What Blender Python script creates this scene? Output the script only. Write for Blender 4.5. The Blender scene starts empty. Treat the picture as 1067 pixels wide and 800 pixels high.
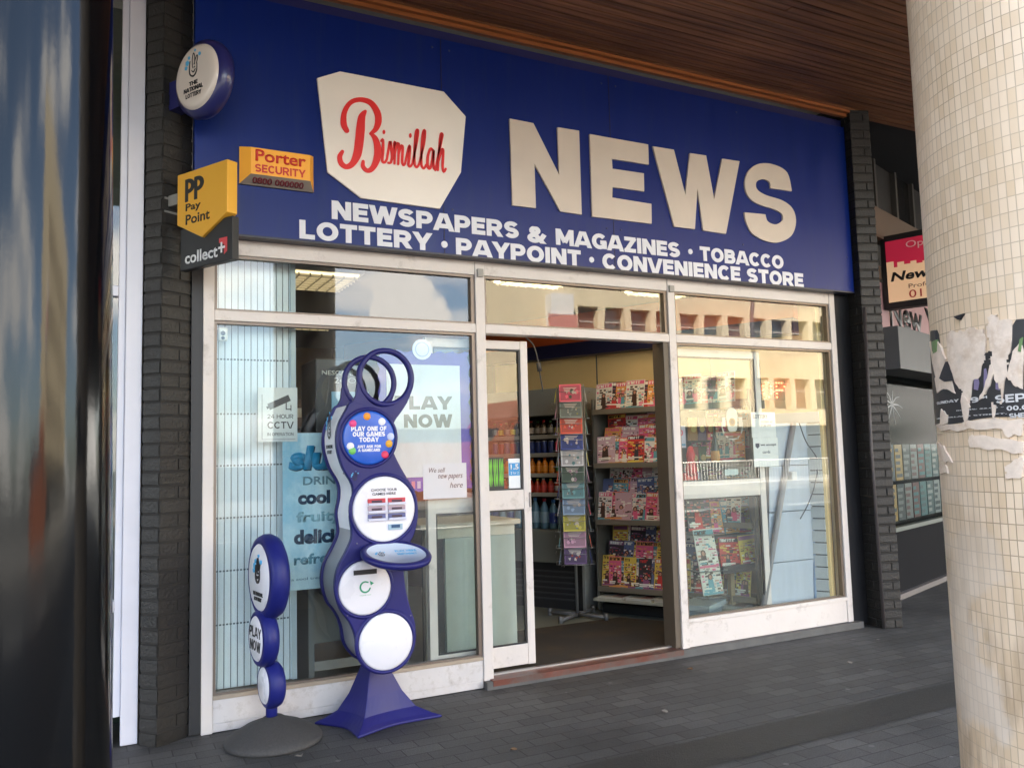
import bpy, bmesh, math, random
import numpy as np
from mathutils import Vector, Matrix
random.seed(7)
S = bpy.context.scene
R = math.radians
# ---------------------------------------------------------------- camera
EYE = 1.4
YAW, PIT, ROL, FPX = 0.47292, 0.08765, -0.02688, 865.08
_F = Vector((math.sin(YAW)*math.cos(PIT), math.cos(YAW)*math.cos(PIT), math.sin(PIT)))
_R0 = Vector((math.cos(YAW), -math.sin(YAW), 0)); _U0 = _R0.cross(_F)
_R = _R0*math.cos(ROL) + _U0*math.sin(ROL); _U = -_R0*math.sin(ROL) + _U0*math.cos(ROL)
cam = bpy.data.objects.new('camera', bpy.data.cameras.new('camera')); S.collection.objects.link(cam)
m = Matrix((( _R.x, _U.x, -_F.x, 0), (_R.y, _U.y, -_F.y, 0), (_R.z, _U.z, -_F.z, EYE), (0, 0, 0, 1)))
cam.matrix_world = m
cam.data.sensor_width = 36; cam.data.lens = 36*FPX/1067; cam.data.clip_start = 0.05; cam.data.clip_end = 1000
S.camera = cam
# ---------------------------------------------------------------- sky, sun, exposure
SUN_EL, SUN_AZ = 42, -38         # azimuth from +y (behind the shop) towards +x
w = bpy.data.worlds.new('World'); S.world = w; w.use_nodes = True
nt = w.node_tree; nt.nodes.clear()
def wn(t): return nt.nodes.new(t)
out = wn('ShaderNodeOutputWorld'); bg = wn('ShaderNodeBackground'); bg.inputs[1].default_value = 0.12
sky = wn('ShaderNodeTexSky'); sky.sky_type = 'NISHITA'; sky.sun_disc = False
sky.dust_density = 2.0; sky.ozone_density = 1.2; sky.air_density = 1.0; sky.sun_elevation = R(SUN_EL); sky.sun_rotation = R(SUN_AZ)
tc = wn('ShaderNodeTexCoord'); mp = wn('ShaderNodeMapping'); mp.inputs['Scale'].default_value = (1, 1, 2.6); mp.inputs['Location'].default_value = (0.35, 0.1, 0.2)
nz = wn('ShaderNodeTexNoise'); nz.inputs['Scale'].default_value = 2.6; nz.inputs['Detail'].default_value = 9; nz.inputs['Roughness'].default_value = .55
rp = wn('ShaderNodeValToRGB'); rp.color_ramp.elements[0].position = .50; rp.color_ramp.elements[1].position = .62
mx = wn('ShaderNodeMix'); mx.data_type = 'RGBA'; mx.inputs[7].default_value = (9.4, 8.9, 8.2, 1)
L = nt.links.new
L(tc.outputs['Generated'], mp.inputs[0]); L(mp.outputs[0], nz.inputs['Vector']); L(nz.outputs[0], rp.inputs[0])
# one cumulus low over the street, edges broken by noise
sb = wn('ShaderNodeVectorMath'); sb.operation = 'SUBTRACT'; sb.inputs[1].default_value = (.335, -.925, .185); L(tc.outputs['Generated'], sb.inputs[0])
n3_ = wn('ShaderNodeTexNoise'); n3_.inputs['Scale'].default_value = 14; n3_.inputs['Detail'].default_value = 7; L(tc.outputs['Generated'], n3_.inputs['Vector'])
sc3 = wn('ShaderNodeVectorMath'); sc3.operation = 'MULTIPLY'; sc3.inputs[1].default_value = (1, 1, 1.7); L(sb.outputs[0], sc3.inputs[0])
ln3 = wn('ShaderNodeVectorMath'); ln3.operation = 'LENGTH'; L(sc3.outputs[0], ln3.inputs[0])
ad3 = wn('ShaderNodeMath'); ad3.operation = 'MULTIPLY_ADD'; ad3.inputs[1].default_value = .24; L(n3_.outputs[0], ad3.inputs[0]); L(ln3.outputs['Value'], ad3.inputs[2])
mr3 = wn('ShaderNodeMapRange'); mr3.inputs[1].default_value = .176; mr3.inputs[2].default_value = .158; L(ad3.outputs[0], mr3.inputs[0])
mxm = wn('ShaderNodeMath'); mxm.operation = 'MAXIMUM'; L(rp.outputs[0], mxm.inputs[0]); L(mr3.outputs[0], mxm.inputs[1])
L(mxm.outputs[0], mx.inputs[0]); hsw = wn('ShaderNodeHueSaturation'); hsw.inputs['Saturation'].default_value = 1.0; L(sky.outputs[0], hsw.inputs['Color']); L(hsw.outputs[0], mx.inputs[6]); L(mx.outputs[2], bg.inputs[0]); L(bg.outputs[0], out.inputs[0])
sun = bpy.data.objects.new('sun', bpy.data.lights.new('sun', 'SUN')); S.collection.objects.link(sun)
sun.data.energy = 5.0; sun.data.angle = R(.5); sun.data.color = (1, .93, .82)
sd = Vector((math.sin(R(SUN_AZ))*math.cos(R(SUN_EL)), math.cos(R(SUN_AZ))*math.cos(R(SUN_EL)), math.sin(R(SUN_EL))))
sun.rotation_euler = sd.to_track_quat('Z', 'Y').to_euler()
S.view_settings.view_transform = 'Standard'; S.view_settings.look = 'None'
S.view_settings.exposure = 3.3; S.view_settings.gamma = 1
S.cycles.use_denoising = True
S.cycles.max_bounces = 8; S.cycles.transparent_max_bounces = 12; S.cycles.glossy_bounces = 5
S.cycles.sample_clamp_indirect = 8; S.cycles.caustics_reflective = False

# ---------------------------------------------------------------- pixel helpers (measured on the photograph, each on a real plane)
def ray(u, v): return _F + _R*((u-533.5)/FPX) + _U*((400-v)/FPX)
def onY(u, v, y=4.79):
    d = ray(u, v); t = y/d.y; return (d.x*t, EYE+d.z*t)          # -> x, z on plane y

# ---------------------------------------------------------------- materials
MATS = {}
def srgb(r, g, b):
    f = lambda c: (c/255)/12.92 if c <= 10 else (((c/255)+.055)/1.055)**2.4
    return (f(r), f(g), f(b))
def mat(name, col, rough=.6, metal=0, spec=.5, var=0, vscale=8, bump=0, bscale=40, emis=None, estr=0, coat=0, dirt=None, dscale=3, dlo=.45, dhi=.7, stretch=(1, 1, 1)):
    if name in MATS: return MATS[name]
    m = bpy.data.materials.new(name); m.use_nodes = True; n = m.node_tree; l = n.links.new
    b = n.nodes['Principled BSDF']
    b.inputs['Base Color'].default_value = (*col, 1); b.inputs['Roughness'].default_value = rough
    b.inputs['Metallic'].default_value = metal; b.inputs['Specular IOR Level'].default_value = spec
    b.inputs['Coat Weight'].default_value = coat
    if emis: b.inputs['Emission Color'].default_value = (*emis, 1); b.inputs['Emission Strength'].default_value = estr
    t = n.nodes.new('ShaderNodeTexCoord'); mpn = n.nodes.new('ShaderNodeMapping'); mpn.inputs['Scale'].default_value = stretch
    l(t.outputs['Object'], mpn.inputs[0])
    last = None
    if var or dirt:
        rgb = n.nodes.new('ShaderNodeRGB'); rgb.outputs[0].default_value = (*col, 1); last = rgb.outputs[0]
    if var:
        z = n.nodes.new('ShaderNodeTexNoise'); z.inputs['Scale'].default_value = vscale; z.inputs['Detail'].default_value = 6
        l(mpn.outputs[0], z.inputs['Vector'])
        mr = n.nodes.new('ShaderNodeMapRange'); mr.inputs[1].default_value = .25; mr.inputs[2].default_value = .75
        mr.inputs[3].default_value = 1-var; mr.inputs[4].default_value = 1+var; l(z.outputs[0], mr.inputs[0])
        h = n.nodes.new('ShaderNodeHueSaturation'); l(mr.outputs[0], h.inputs['Value']); l(last, h.inputs['Color']); last = h.outputs[0]
        rr = n.nodes.new('ShaderNodeMapRange'); rr.inputs[3].default_value = max(.02, rough-.12); rr.inputs[4].default_value = min(1, rough+.12)
        l(z.outputs[0], rr.inputs[0]); l(rr.outputs[0], b.inputs['Roughness'])
    if dirt:
        z = n.nodes.new('ShaderNodeTexNoise'); z.inputs['Scale'].default_value = dscale; z.inputs['Detail'].default_value = 10; z.inputs['Roughness'].default_value = .7
        l(mpn.outputs[0], z.inputs['Vector'])
        mr = n.nodes.new('ShaderNodeMapRange'); mr.inputs[1].default_value = dlo; mr.inputs[2].default_value = dhi; l(z.outputs[0], mr.inputs[0])
        q = n.nodes.new('ShaderNodeMix'); q.data_type = 'RGBA'; q.inputs[7].default_value = (*dirt, 1)
        l(mr.outputs[0], q.inputs[0]); l(last, q.inputs[6]); last = q.outputs[2]
    if last: l(last, b.inputs['Base Color'])
    if bump:
        z = n.nodes.new('ShaderNodeTexNoise'); z.inputs['Scale'].default_value = bscale; z.inputs['Detail'].default_value = 4
        l(mpn.outputs[0], z.inputs['Vector'])
        bp = n.nodes.new('ShaderNodeBump'); bp.inputs['Strength'].default_value = bump; bp.inputs['Distance'].default_value = .01
        l(z.outputs[0], bp.inputs['Height']); l(bp.outputs[0], b.inputs['Normal'])
    MATS[name] = m; return m
def glass_mat(name, k=1.85, tint=(.93, .96, .95), rough=0.0):
    m = bpy.data.materials.new(name); m.use_nodes = True; n = m.node_tree; l = n.links.new; n.nodes.clear()
    o = n.nodes.new('ShaderNodeOutputMaterial'); mxs = n.nodes.new('ShaderNodeMixShader')
    tr = n.nodes.new('ShaderNodeBsdfTransparent'); tr.inputs[0].default_value = (*tint, 1)
    g = n.nodes.new('ShaderNodeBsdfGlossy'); g.inputs['Roughness'].default_value = rough
    fr = n.nodes.new('ShaderNodeFresnel'); fr.inputs[0].default_value = 1.5
    geo = n.nodes.new('ShaderNodeNewGeometry')
    a = n.nodes.new('ShaderNodeMath'); a.operation = 'MULTIPLY'; a.inputs[1].default_value = k
    inv = n.nodes.new('ShaderNodeMath'); inv.operation = 'SUBTRACT'; inv.inputs[0].default_value = 1
    c = n.nodes.new('ShaderNodeMath'); c.operation = 'MULTIPLY'; c.use_clamp = True
    # very slight waviness of old float glass
    tcn = n.nodes.new('ShaderNodeTexCoord'); nzn = n.nodes.new('ShaderNodeTexNoise'); nzn.inputs['Scale'].default_value = 2.2; nzn.inputs['Detail'].default_value = 1
    bp = n.nodes.new('ShaderNodeBump'); bp.inputs['Strength'].default_value = .02; bp.inputs['Distance'].default_value = .02
    l(tcn.outputs['Object'], nzn.inputs['Vector']); l(nzn.outputs[0], bp.inputs['Height']); l(bp.outputs[0], g.inputs['Normal'])
    l(fr.outputs[0], a.inputs[0]); l(geo.outputs['Backfacing'], inv.inputs[1]); l(a.outputs[0], c.inputs[0]); l(inv.outputs[0], c.inputs[1])
    l(c.outputs[0], mxs.inputs[0]); l(tr.outputs[0], mxs.inputs[1]); l(g.outputs[0], mxs.inputs[2])
    df = n.nodes.new('ShaderNodeBsdfDiffuse'); df.inputs[0].default_value = (.6, .58, .55, 1); m2 = n.nodes.new('ShaderNodeMixShader')
    mpg = n.nodes.new('ShaderNodeMapping'); mpg.inputs['Scale'].default_value = (3, 3, 1.2); l(tcn.outputs['Object'], mpg.inputs[0])
    ng = n.nodes.new('ShaderNodeTexNoise'); ng.inputs['Scale'].default_value = 1.8; ng.inputs['Detail'].default_value = 12; ng.inputs['Roughness'].default_value = .72; l(mpg.outputs[0], ng.inputs['Vector'])
    mg = n.nodes.new('ShaderNodeMapRange'); mg.inputs[1].default_value = .42; mg.inputs[2].default_value = .75; mg.inputs[3].default_value = .003; mg.inputs[4].default_value = .045; l(ng.outputs[0], mg.inputs[0])
    l(mg.outputs[0], m2.inputs[0]); l(mxs.outputs[0], m2.inputs[1]); l(df.outputs[0], m2.inputs[2]); l(m2.outputs[0], o.inputs[0])
    MATS[name] = m; return m
GLASS = glass_mat('window_glass'); 
def flat(r, g, b, rough=.45): return mat('print_%d_%d_%d' % (r, g, b), srgb(r, g, b), rough)

# ---------------------------------------------------------------- mesh helpers
class Fr:                                  # a local frame: a to the right, b up, d towards the viewer
    def __init__(s, o, r=(1, 0, 0), u=(0, 0, 1), n=None):
        s.o = Vector(o); s.r = Vector(r).normalized(); s.u = Vector(u).normalized()
        s.n = Vector(n).normalized() if n is not None else s.r.cross(s.u).normalized()
    def __call__(s, a, b, d=0): return s.o + s.r*a + s.u*b + s.n*d
FW = Fr((0, 0, 0))                         # n = (0,-1,0): facade frame, d = -y
class MB:
    def __init__(s): s.bm = bmesh.new(); s.uv = s.bm.loops.layers.uv.new('UVMap')
    def face(s, pts, mi=0, smooth=False):
        f = s.bm.faces.new([s.bm.verts.new(p) for p in pts]); f.material_index = mi; f.smooth = smooth; return f
    def box(s, x0, x1, y0, y1, z0, z1, mi=0, fr=None):
        P = [Vector((x, y, z)) for z in (z0, z1) for y in (y0, y1) for x in (x0, x1)]
        if fr: P = [fr(p.x, p.z, p.y) for p in P]
        v = [s.bm.verts.new(p) for p in P]
        fs = []
        for q in ((0, 2, 3, 1), (4, 5, 7, 6), (0, 1, 5, 4), (2, 6, 7, 3), (0, 4, 6, 2), (1, 3, 7, 5)):
            f = s.bm.faces.new([v[i] for i in q]); f.material_index = mi; fs.append(f)
        return fs
    def prism(s, pts, fr, d0, d1, mi=0, side=None):       # polygon in frame coords extruded from d0 to d1
        if side is None: side = mi
        A = [s.bm.verts.new(fr(a, b, d0)) for a, b in pts]; B = [s.bm.verts.new(fr(a, b, d1)) for a, b in pts]
        f = s.bm.faces.new(B); f.material_index = mi
        f = s.bm.faces.new(A[::-1]); f.material_index = side
        n = len(pts)
        for i in range(n):
            f = s.bm.faces.new((A[i], A[(i+1) % n], B[(i+1) % n], B[i])); f.material_index = side
    def tube(s, path, r, n=10, mi=0, closed=False, rad=None):
        path = [Vector(p) for p in path]; rings = []
        N = len(path)
        prev = None
        for i, p in enumerate(path):
            if closed: t = path[(i+1) % N]-path[i-1]
            else: t = path[min(i+1, N-1)]-path[max(i-1, 0)]
            t.normalize()
            if prev is None:
                a = t.cross(Vector((0, 0, 1)));
                if a.length < .1: a = t.cross(Vector((1, 0, 0)))
            else: a = prev - t*prev.dot(t)
            a.normalize(); prev = a.copy(); b = t.cross(a)
            rr = rad[i] if rad else r
            rings.append([s.bm.verts.new(p + a*rr*math.cos(2*math.pi*k/n) + b*rr*math.sin(2*math.pi*k/n)) for k in range(n)])
        M = N if closed else N-1
        for i in range(M):
            A, B = rings[i], rings[(i+1) % N]
            for k in range(n):
                f = s.bm.faces.new((A[k], A[(k+1) % n], B[(k+1) % n], B[k])); f.material_index = mi; f.smooth = True
        if not closed:
            for rg in (rings[0][::-1], rings[-1]):
                f = s.bm.faces.new(rg); f.material_index = mi
    def lathe(s, prof, fr, n=40, mi=0, sx=1, smooth=True, mis=None):  # prof: (radius, d) pairs around frame normal at frame origin
        rings = []
        for r_, d in prof:
            if r_ < 1e-6: rings.append([s.bm.verts.new(fr(0, 0, d))])
            else: rings.append([s.bm.verts.new(fr(r_*sx*math.cos(2*math.pi*k/n), r_*math.sin(2*math.pi*k/n), d)) for k in range(n)])
        for i in range(len(rings)-1):
            A, B = rings[i], rings[i+1]
            for k in range(n):
                k2 = (k+1) % n
                if len(A) == 1 and len(B) == 1: continue
                if len(A) == 1: q = (A[0], B[k2], B[k]) [::-1]
                elif len(B) == 1: q = (A[k], A[k2], B[0])
                else: q = (A[k], A[k2], B[k2], B[k])
                f = s.bm.faces.new(q); f.smooth = smooth; f.material_index = mis[i] if mis else mi
    def build(s, name, mats, parent=None, bevel=0, seg=2, autosmooth=False, fix=True):
        if fix: bmesh.ops.recalc_face_normals(s.bm, faces=s.bm.faces)
        me = bpy.data.meshes.new(name); s.bm.to_mesh(me); s.bm.free()
        for mm in (mats if isinstance(mats, (list, tuple)) else [mats]): me.materials.append(mm)
        o = bpy.data.objects.new(name, me); S.collection.objects.link(o)
        if parent is not None: attach(o, parent)
        if bevel:
            b = o.modifiers.new('bevel', 'BEVEL'); b.width = bevel; b.segments = seg; b.limit_method = 'ANGLE'; b.angle_limit = R(40)
        return o
def attach(o, parent):
    o.parent = parent
    o.matrix_parent_inverse = parent.matrix_basis.inverted() if parent.parent is None else (parent.parent.matrix_basis @ parent.matrix_parent_inverse @ parent.matrix_basis).inverted()
def thing(name, label, cat, loc=(0, 0, 0), group=None):
    o = bpy.data.objects.new(name, None); S.collection.objects.link(o); o.location = loc; o.empty_display_size = .1
    return tag(o, label, cat, group)
def tag(o, label, cat, group=None):
    o['label'] = label; o['category'] = cat
    if group: o['group'] = group
    return o
def struct(o, kind='structure'): o['kind'] = kind; return o
def simple(name, mb, mats, parent=None, **k): return mb.build(name, mats, parent, **k)
def boxes(name, lst, mats, parent=None, fr=None, bevel=0):
    mb = MB()
    for b in lst: mb.box(*b[:6], b[6] if len(b) > 6 else 0, fr)
    return mb.build(name, mats, parent, bevel=bevel)
def each(name, lst, mats, parent=None, fr=None, bevel=0):
    return [boxes(name, [b], mats, parent, fr, bevel) for b in lst]
def spline(pts, closed=False, n=8):
    P = [Vector((*p, 0)) if len(p) == 2 else Vector(p) for p in pts]; N = len(P); o = []
    rng = range(N) if closed else range(N-1)
    for i in rng:
        p0 = P[(i-1) % N] if closed or i > 0 else P[0]; p1 = P[i]; p2 = P[(i+1) % N]; p3 = P[(i+2) % N] if closed or i+2 < N else P[-1]
        for k in range(n):
            t = k/n
            o.append(.5*((2*p1)+(-p0+p2)*t+(2*p0-5*p1+4*p2-p3)*t*t+(-p0+3*p1-3*p2+p3)*t**3))
    if not closed: o.append(P[-1])
    return o
def text(body, fr, box, d, m, parent, name='lettering', bold=0.0, shear=0, ext=.0015, warp=None, label=None, link=True, spacing=1.0):
    a0, a1, b0, b1 = box
    c = bpy.data.curves.new('t', 'FONT'); c.body = body; c.offset = bold; c.shear = shear; c.resolution_u = 3; c.space_character = spacing
    c.align_x = 'CENTER'
    o = bpy.data.objects.new('t', c); S.collection.objects.link(o)
    dg = bpy.context.evaluated_depsgraph_get(); dg.update()
    me = bpy.data.meshes.new_from_object(o.evaluated_get(dg)); bpy.data.objects.remove(o); bpy.data.curves.remove(c)
    co = np.array([v.co[:] for v in me.vertices]); lo, hi = co.min(0), co.max(0)
    bm = bmesh.new(); bm.from_mesh(me); bpy.data.meshes.remove(me)
    for f in bm.faces:
        if f.normal.z < 0: f.normal_flip()
    if ext:
        r_ = bmesh.ops.extrude_face_region(bm, geom=bm.faces[:])
        for v in r_['geom']:
            if isinstance(v, bmesh.types.BMVert): v.co.z = 1
    for v in bm.verts:
        s = (v.co.x-lo[0])/(hi[0]-lo[0]); t = (v.co.y-lo[1])/(hi[1]-lo[1])
        a = a0+(a1-a0)*s; b = b0+(b1-b0)*t
        dd = d + (ext if v.co.z > .5 else 0)
        v.co = warp(a, b, dd) if warp else fr(a, b, dd)
    me = bpy.data.meshes.new(name); 
    bmesh.ops.recalc_face_normals(bm, faces=bm.faces)
    bm.to_mesh(me); bm.free(); me.materials.append(m)
    ob = bpy.data.objects.new(name, me); S.collection.objects.link(ob); attach(ob, parent)
    if label: ob['label'] = label
    return ob
def ribbon(mb, pts, widths, fr, d0, d1, mi=0, n=6, shave=0):     # brush stroke with varying width
    P = spline(pts, n=n); N = len(P); ws = np.interp(np.linspace(0, 1, N), np.linspace(0, 1, len(widths)), widths)
    Lf, Rt = [], []
    for i, p in enumerate(P):
        t = P[min(i+1, N-1)]-P[max(i-1, 0)]; t.normalize(); nn = Vector((-t.y, t.x, 0))*ws[i]/2
        Lf.append(p+nn); Rt.append(p-nn)
    for i in range(N-1):
        mb.prism([(Lf[i].x, Lf[i].y), (Rt[i].x, Rt[i].y), (Rt[i+1].x, Rt[i+1].y), (Lf[i+1].x, Lf[i+1].y)], fr, d0, d1, mi)
    for e, wd in ((P[0], ws[0]), (P[-1], ws[-1])):
        mb.prism([(e.x+wd/2*math.cos(k*math.pi/5), e.y+wd/2*math.sin(k*math.pi/5)) for k in range(10)], fr, d0, d1-.0002, mi)
def disc_pts(cx, cy, r, n=32, sx=1): return [(cx+r*sx*math.cos(2*math.pi*k/n), cy+r*math.sin(2*math.pi*k/n)) for k in range(n)]

# heavy block lettering drawn stroke by stroke (used where the photograph has a bold sans)
def _arc(cx, cy, rx, ry, a0, a1, n=9): return [(cx+rx*math.cos(R(a0+(a1-a0)*k/n)), cy+ry*math.sin(R(a0+(a1-a0)*k/n))) for k in range(n+1)]
def glyph(ch, t):
    h = t/2; w = .78
    def C(): return h, 1-h
    lo, hi = h, 1-h; m = .5
    if ch == 'A': w = .92; return w, [[(h*.9-.08, -.1), (w/2-.015, 1.12)], [(w-h*.9+.08, -.1), (w/2+.015, 1.12)], [(w*.28, .27), (w*.72, .27)]]
    if ch == 'B': return .8, [[(h, 0), (h, 1)], [(h, hi)]+_arc(.48, (hi+.53)/2, .8-h-.52, (hi-.53)/2, 90, -90)+[(h, .53)], [(h, .51)]+_arc(.48, (.51+lo)/2, .8-h-.48, (.51-lo)/2, 90, -90)+[(h, lo)]]
    if ch == 'C': return .82, [_arc(.44, .5, .44-h, .5-h, 42, 318, 16)]
    if ch == 'D': return .82, [[(h, 0), (h, 1)], [(h, hi), (.38, hi)]+_arc(.38, .5, .82-h-.38, .5-h, 90, -90, 12)+[(h, lo)]]
    if ch == 'E': return .68, [[(h, 0), (h, 1)], [(h, hi), (.68, hi)], [(h, .51), (.63, .51)], [(h, lo), (.68, lo)]]
    if ch == 'F': return .66, [[(h, 0), (h, 1)], [(h, hi), (.66, hi)], [(h, .5), (.6, .5)]]
    if ch == 'G': return .88, [_arc(.46, .5, .46-h, .5-h, 42, 330, 16), [(.88-h, .04), (.88-h, .50)], [(.5, .45), (.88-h*.2, .45)]]
    if ch == 'H': return .82, [[(h, 0), (h, 1)], [(.82-h, 0), (.82-h, 1)], [(h, .5), (.82-h, .5)]]
    if ch == 'I': return t, [[(h, 0), (h, 1)]]
    if ch == 'J': return .62, [[(.62-h, 1), (.62-h, .3)]+_arc(.31, .3, .31-h, .3-h, 0, -170)]
    if ch == 'K': return .86, [[(h, 0), (h, 1)], [(h, .34), (.80, 1.12)], [(.30, .58), (.84, -.12)]]
    if ch == 'L': return .64, [[(h, 0), (h, 1)], [(h, lo), (.64, lo)]]
    if ch == 'M': w = 1.02; return w, [[(h, 0), (h, 1)], [(w-h, 0), (w-h, 1)], [(h*.8, 1.08), (w/2, .18)], [(w-h*.8, 1.08), (w/2, .18)]]
    if ch == 'N': w = .84; return w, [[(h, 0), (h, 1)], [(w-h, 0), (w-h, 1)], [(h*.7, 1.08), (w-h*.7, -.08)]]
    if ch == 'O': return .92, [_arc(.46, .5, .46-h, .5-h, 0, 360, 24)]
    if ch == '0': return .72, [_arc(.36, .5, .36-h, .5-h, 0, 360, 24)]
    if ch == 'P': return .78, [[(h, 0), (h, 1)], [(h, hi)]+[(.42, hi)]+_arc(.44, (hi+.42)/2, .78-h-.44, (hi-.42)/2, 90, -90)+[(h, .42)]]
    if ch == 'R': return .84, [[(h, 0), (h, 1)], [(h, hi)]+[(.42, hi)]+_arc(.46, (hi+.46)/2, .8-h-.46, (hi-.46)/2, 90, -90)+[(h, .46)], [(.40, .50), (.78, -.12)]]
    if ch == 'S': return .76, [_arc(.38, .5+(.5-h)/2+.0, .38-h, (.5-h)/2, 25, 265, 12)+_arc(.38, lo+(.5-lo)/2, .38-h, (.5-lo)/2, 85, -155, 12)]
    if ch == 'T': return .74, [[(.37, 0), (.37, 1)], [(0, hi), (.74, hi)]]
    if ch == 'U': return .82, [[(h, 1), (h, .38)]+_arc(.41, .38, .41-h, .38-h, 180, 360, 12)+[(.82-h, 1)]]
    if ch == 'V': return .88, [[(h*.9-.06, 1.1), (.44-.01, -.1)], [(.88-h*.9+.06, 1.1), (.44+.01, -.1)]]
    if ch == 'W': return 1.22, [[(h*.8-.03, 1.1), (.345, -.1)], [(.335, -.1), (.61, 1.02)], [(.885, -.1), (.61, 1.02)], [(1.22-h*.8+.03, 1.1), (.875, -.1)]]
    if ch == 'X': return .84, [[(h*.7-.06, 1.1), (.84-h*.7+.06, -.1)], [(h*.7-.06, -.1), (.84-h*.7+.06, 1.1)]]
    if ch == 'Y': return .84, [[(h*.8-.08, 1.12), (.42, .38)], [(.84-h*.8+.08, 1.12), (.42, .38)], [(.42, 0), (.42, .5)]]
    if ch == 'Z': return .74, [[(.02, hi), (.72, hi)], [(.02, lo), (.72, lo)], [(.66, .95), (.09, .05)]]
    if ch == '&': return .96, [_arc(.40, .75, .17, .15, 0, 360, 14), _arc(.37, .30, .37-h, .30-h, 75, 345, 12), [(.27, .68), (.92, -.10)], [(.90, .56), (.66, .16)]]
    if ch == '1': return .46, [[(.46-h, 0), (.46-h, 1)], [(.0, .72), (.42, .93)]]
    if ch == '2': return .68, [_arc(.34, .67, .34-h, .33-h, 165, -25, 10)+[(.10, .16)], [(.02, lo), (.68, lo)]]
    if ch == '3': return .68, [_arc(.32, .73, .32-h, .27-h, 160, -90, 10), _arc(.32, .29, .36-h, .29-h, 90, -160, 10)]
    if ch == '4': return .72, [[(.50, 0), (.50, 1)], [(.06, .30), (.72, .30)], [(.46, .98), (.06, .30)]]
    if ch == '5': return .68, [[(.62, hi), (.12, hi)], [(.13, hi+.02), (.10, .50)], _arc(.32, .32, .36-h, .32-h, 120, -155, 10)]
    if ch == '7': return .68, [[(0, hi), (.66, hi)], [(.58, .92), (.22, -.08)]]
    if ch == '9': return .70, [_arc(.35, .68, .35-h, .32-h, 0, 360, 16), [(.70-h, .68)]+_arc(.32, .32, .38-h, .32-h, 10, -120, 8)]
    if ch == '+': return .7, [[(.35, .15), (.35, .85)], [(0, .5), (.7, .5)]]
    if ch == '-': return .44, [[(0, .45), (.44, .45)]]
    if ch == '.': return t, [[(h, 0), (h, t)]]
    if ch == ',': return t, [[(h, -.12), (h, t)]]
    if ch == ':': return t, [[(h, .05), (h, t+.05)], [(h, .6), (h, .6+t)]]
    return .34, []
def clipy(pg, lo, hi):
    for sgn, lim in ((1, lo), (-1, -hi)):
        o = []
        for i in range(len(pg)):
            a, b_ = pg[i-1], pg[i]; fa, fb = a[1]*sgn-lim, b_[1]*sgn-lim
            if (fa >= 0) != (fb >= 0): k = fa/(fa-fb); o.append((a[0]+(b_[0]-a[0])*k, a[1]+(b_[1]-a[1])*k))
            if fb >= 0: o.append(b_)
        pg = o
        if len(pg) < 3: return []
    return pg
def blocktext(body, fr, box, d, m_, parent, t=.25, gap=.09, ext=.003, name='lettering', warp=None, label=None):
    a0, a1, b0, b1 = box; x = 0; lay = []
    for ch in body.upper():
        w_, st_ = glyph(ch, t); lay.append((x, st_, ch)); x += w_+gap
    W_ = x-gap; mb = MB(); sx = (a1-a0)/W_; sz = b1-b0; k = 0
    f = warp if warp else fr
    for x0, strokes, ch in lay:
        for si, P_ in enumerate(strokes):
            n_ = len(P_); Lf = []; Rt = []; dd = ext+si*.00035
            closed = (Vector(P_[0])-Vector(P_[-1])).length < 1e-4
            for i in range(n_):
                p = Vector(P_[i]); a = Vector(P_[i-1]) if i else (Vector(P_[-2]) if closed else None); c = Vector(P_[i+1]) if i < n_-1 else (Vector(P_[1]) if closed else None)
                d1 = (p-a).normalized() if a is not None else None; d2 = (c-p).normalized() if c is not None else None
                dr_ = ((d1 or d2)+(d2 or d1)).normalized(); nn = Vector((-dr_.y, dr_.x)); cs = dr_.dot(d1 or d2)
                q = nn*(t/2)/max(cs, .5); Lf.append(p+q); Rt.append(p-q)
            for i in range(n_-1):
                pg = clipy([tuple(Lf[i]), tuple(Rt[i]), tuple(Rt[i+1]), tuple(Lf[i+1])], -.12 if ch == ',' else 0, 1)
                if len(pg) < 3: continue
                Q = [(a0+(x0+px_)*sx, b0+pz_*sz) for px_, pz_ in pg]
                top = [mb.bm.verts.new(f(a, b_, d+dd)) for a, b_ in Q]; bot = [mb.bm.verts.new(f(a, b_, d)) for a, b_ in Q]
                mb.bm.faces.new(top)
                for j in range(len(Q)): mb.bm.faces.new((bot[j], bot[(j+1) % len(Q)], top[(j+1) % len(Q)], top[j]))
    o = mb.build(name, m_, parent)
    if label: o['label'] = label
    return o

# shared materials
FRAME = mat('white_painted_frame', srgb(214, 206, 200), .45, var=.06, vscale=3, dirt=srgb(120, 108, 95), dscale=5, dlo=.58, dhi=.85, bump=.15, bscale=30)
FRAMED = mat('aluminium_bead', srgb(120, 108, 98), .4, metal=.4)
DARKP = mat('dark_painted_trim', (.012, .012, .014), .5)
NAVY = mat('navy_sign_panel', (.0012, .017, .165), .36, spec=.3, var=.04, vscale=1.5, dirt=(.008, .026, .145), dscale=2.2, dlo=.5, dhi=.8, stretch=(7, 7, .7))
CREAM = mat('cream_acrylic', srgb(246, 238, 228), .35, var=.03, vscale=3)
WHITE = mat('white_vinyl', srgb(235, 235, 235), .45)
RED = mat('red_vinyl', (.80, .02, .02), .4)
BLK = mat('black_vinyl', (.012, .012, .014), .45)
LBLUE = mat('lottery_blue', (.014, .014, .125), .42, spec=.35, var=.05, vscale=6)
LWHITE = mat('lottery_white', srgb(228, 226, 232), .3, coat=.2, var=.04, vscale=5, dirt=srgb(196, 190, 188), dscale=22, dlo=.62, dhi=.8)
LIGHTB = mat('lottery_light_blue', (.08, .42, .72), .4)
WOOD = None

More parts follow.
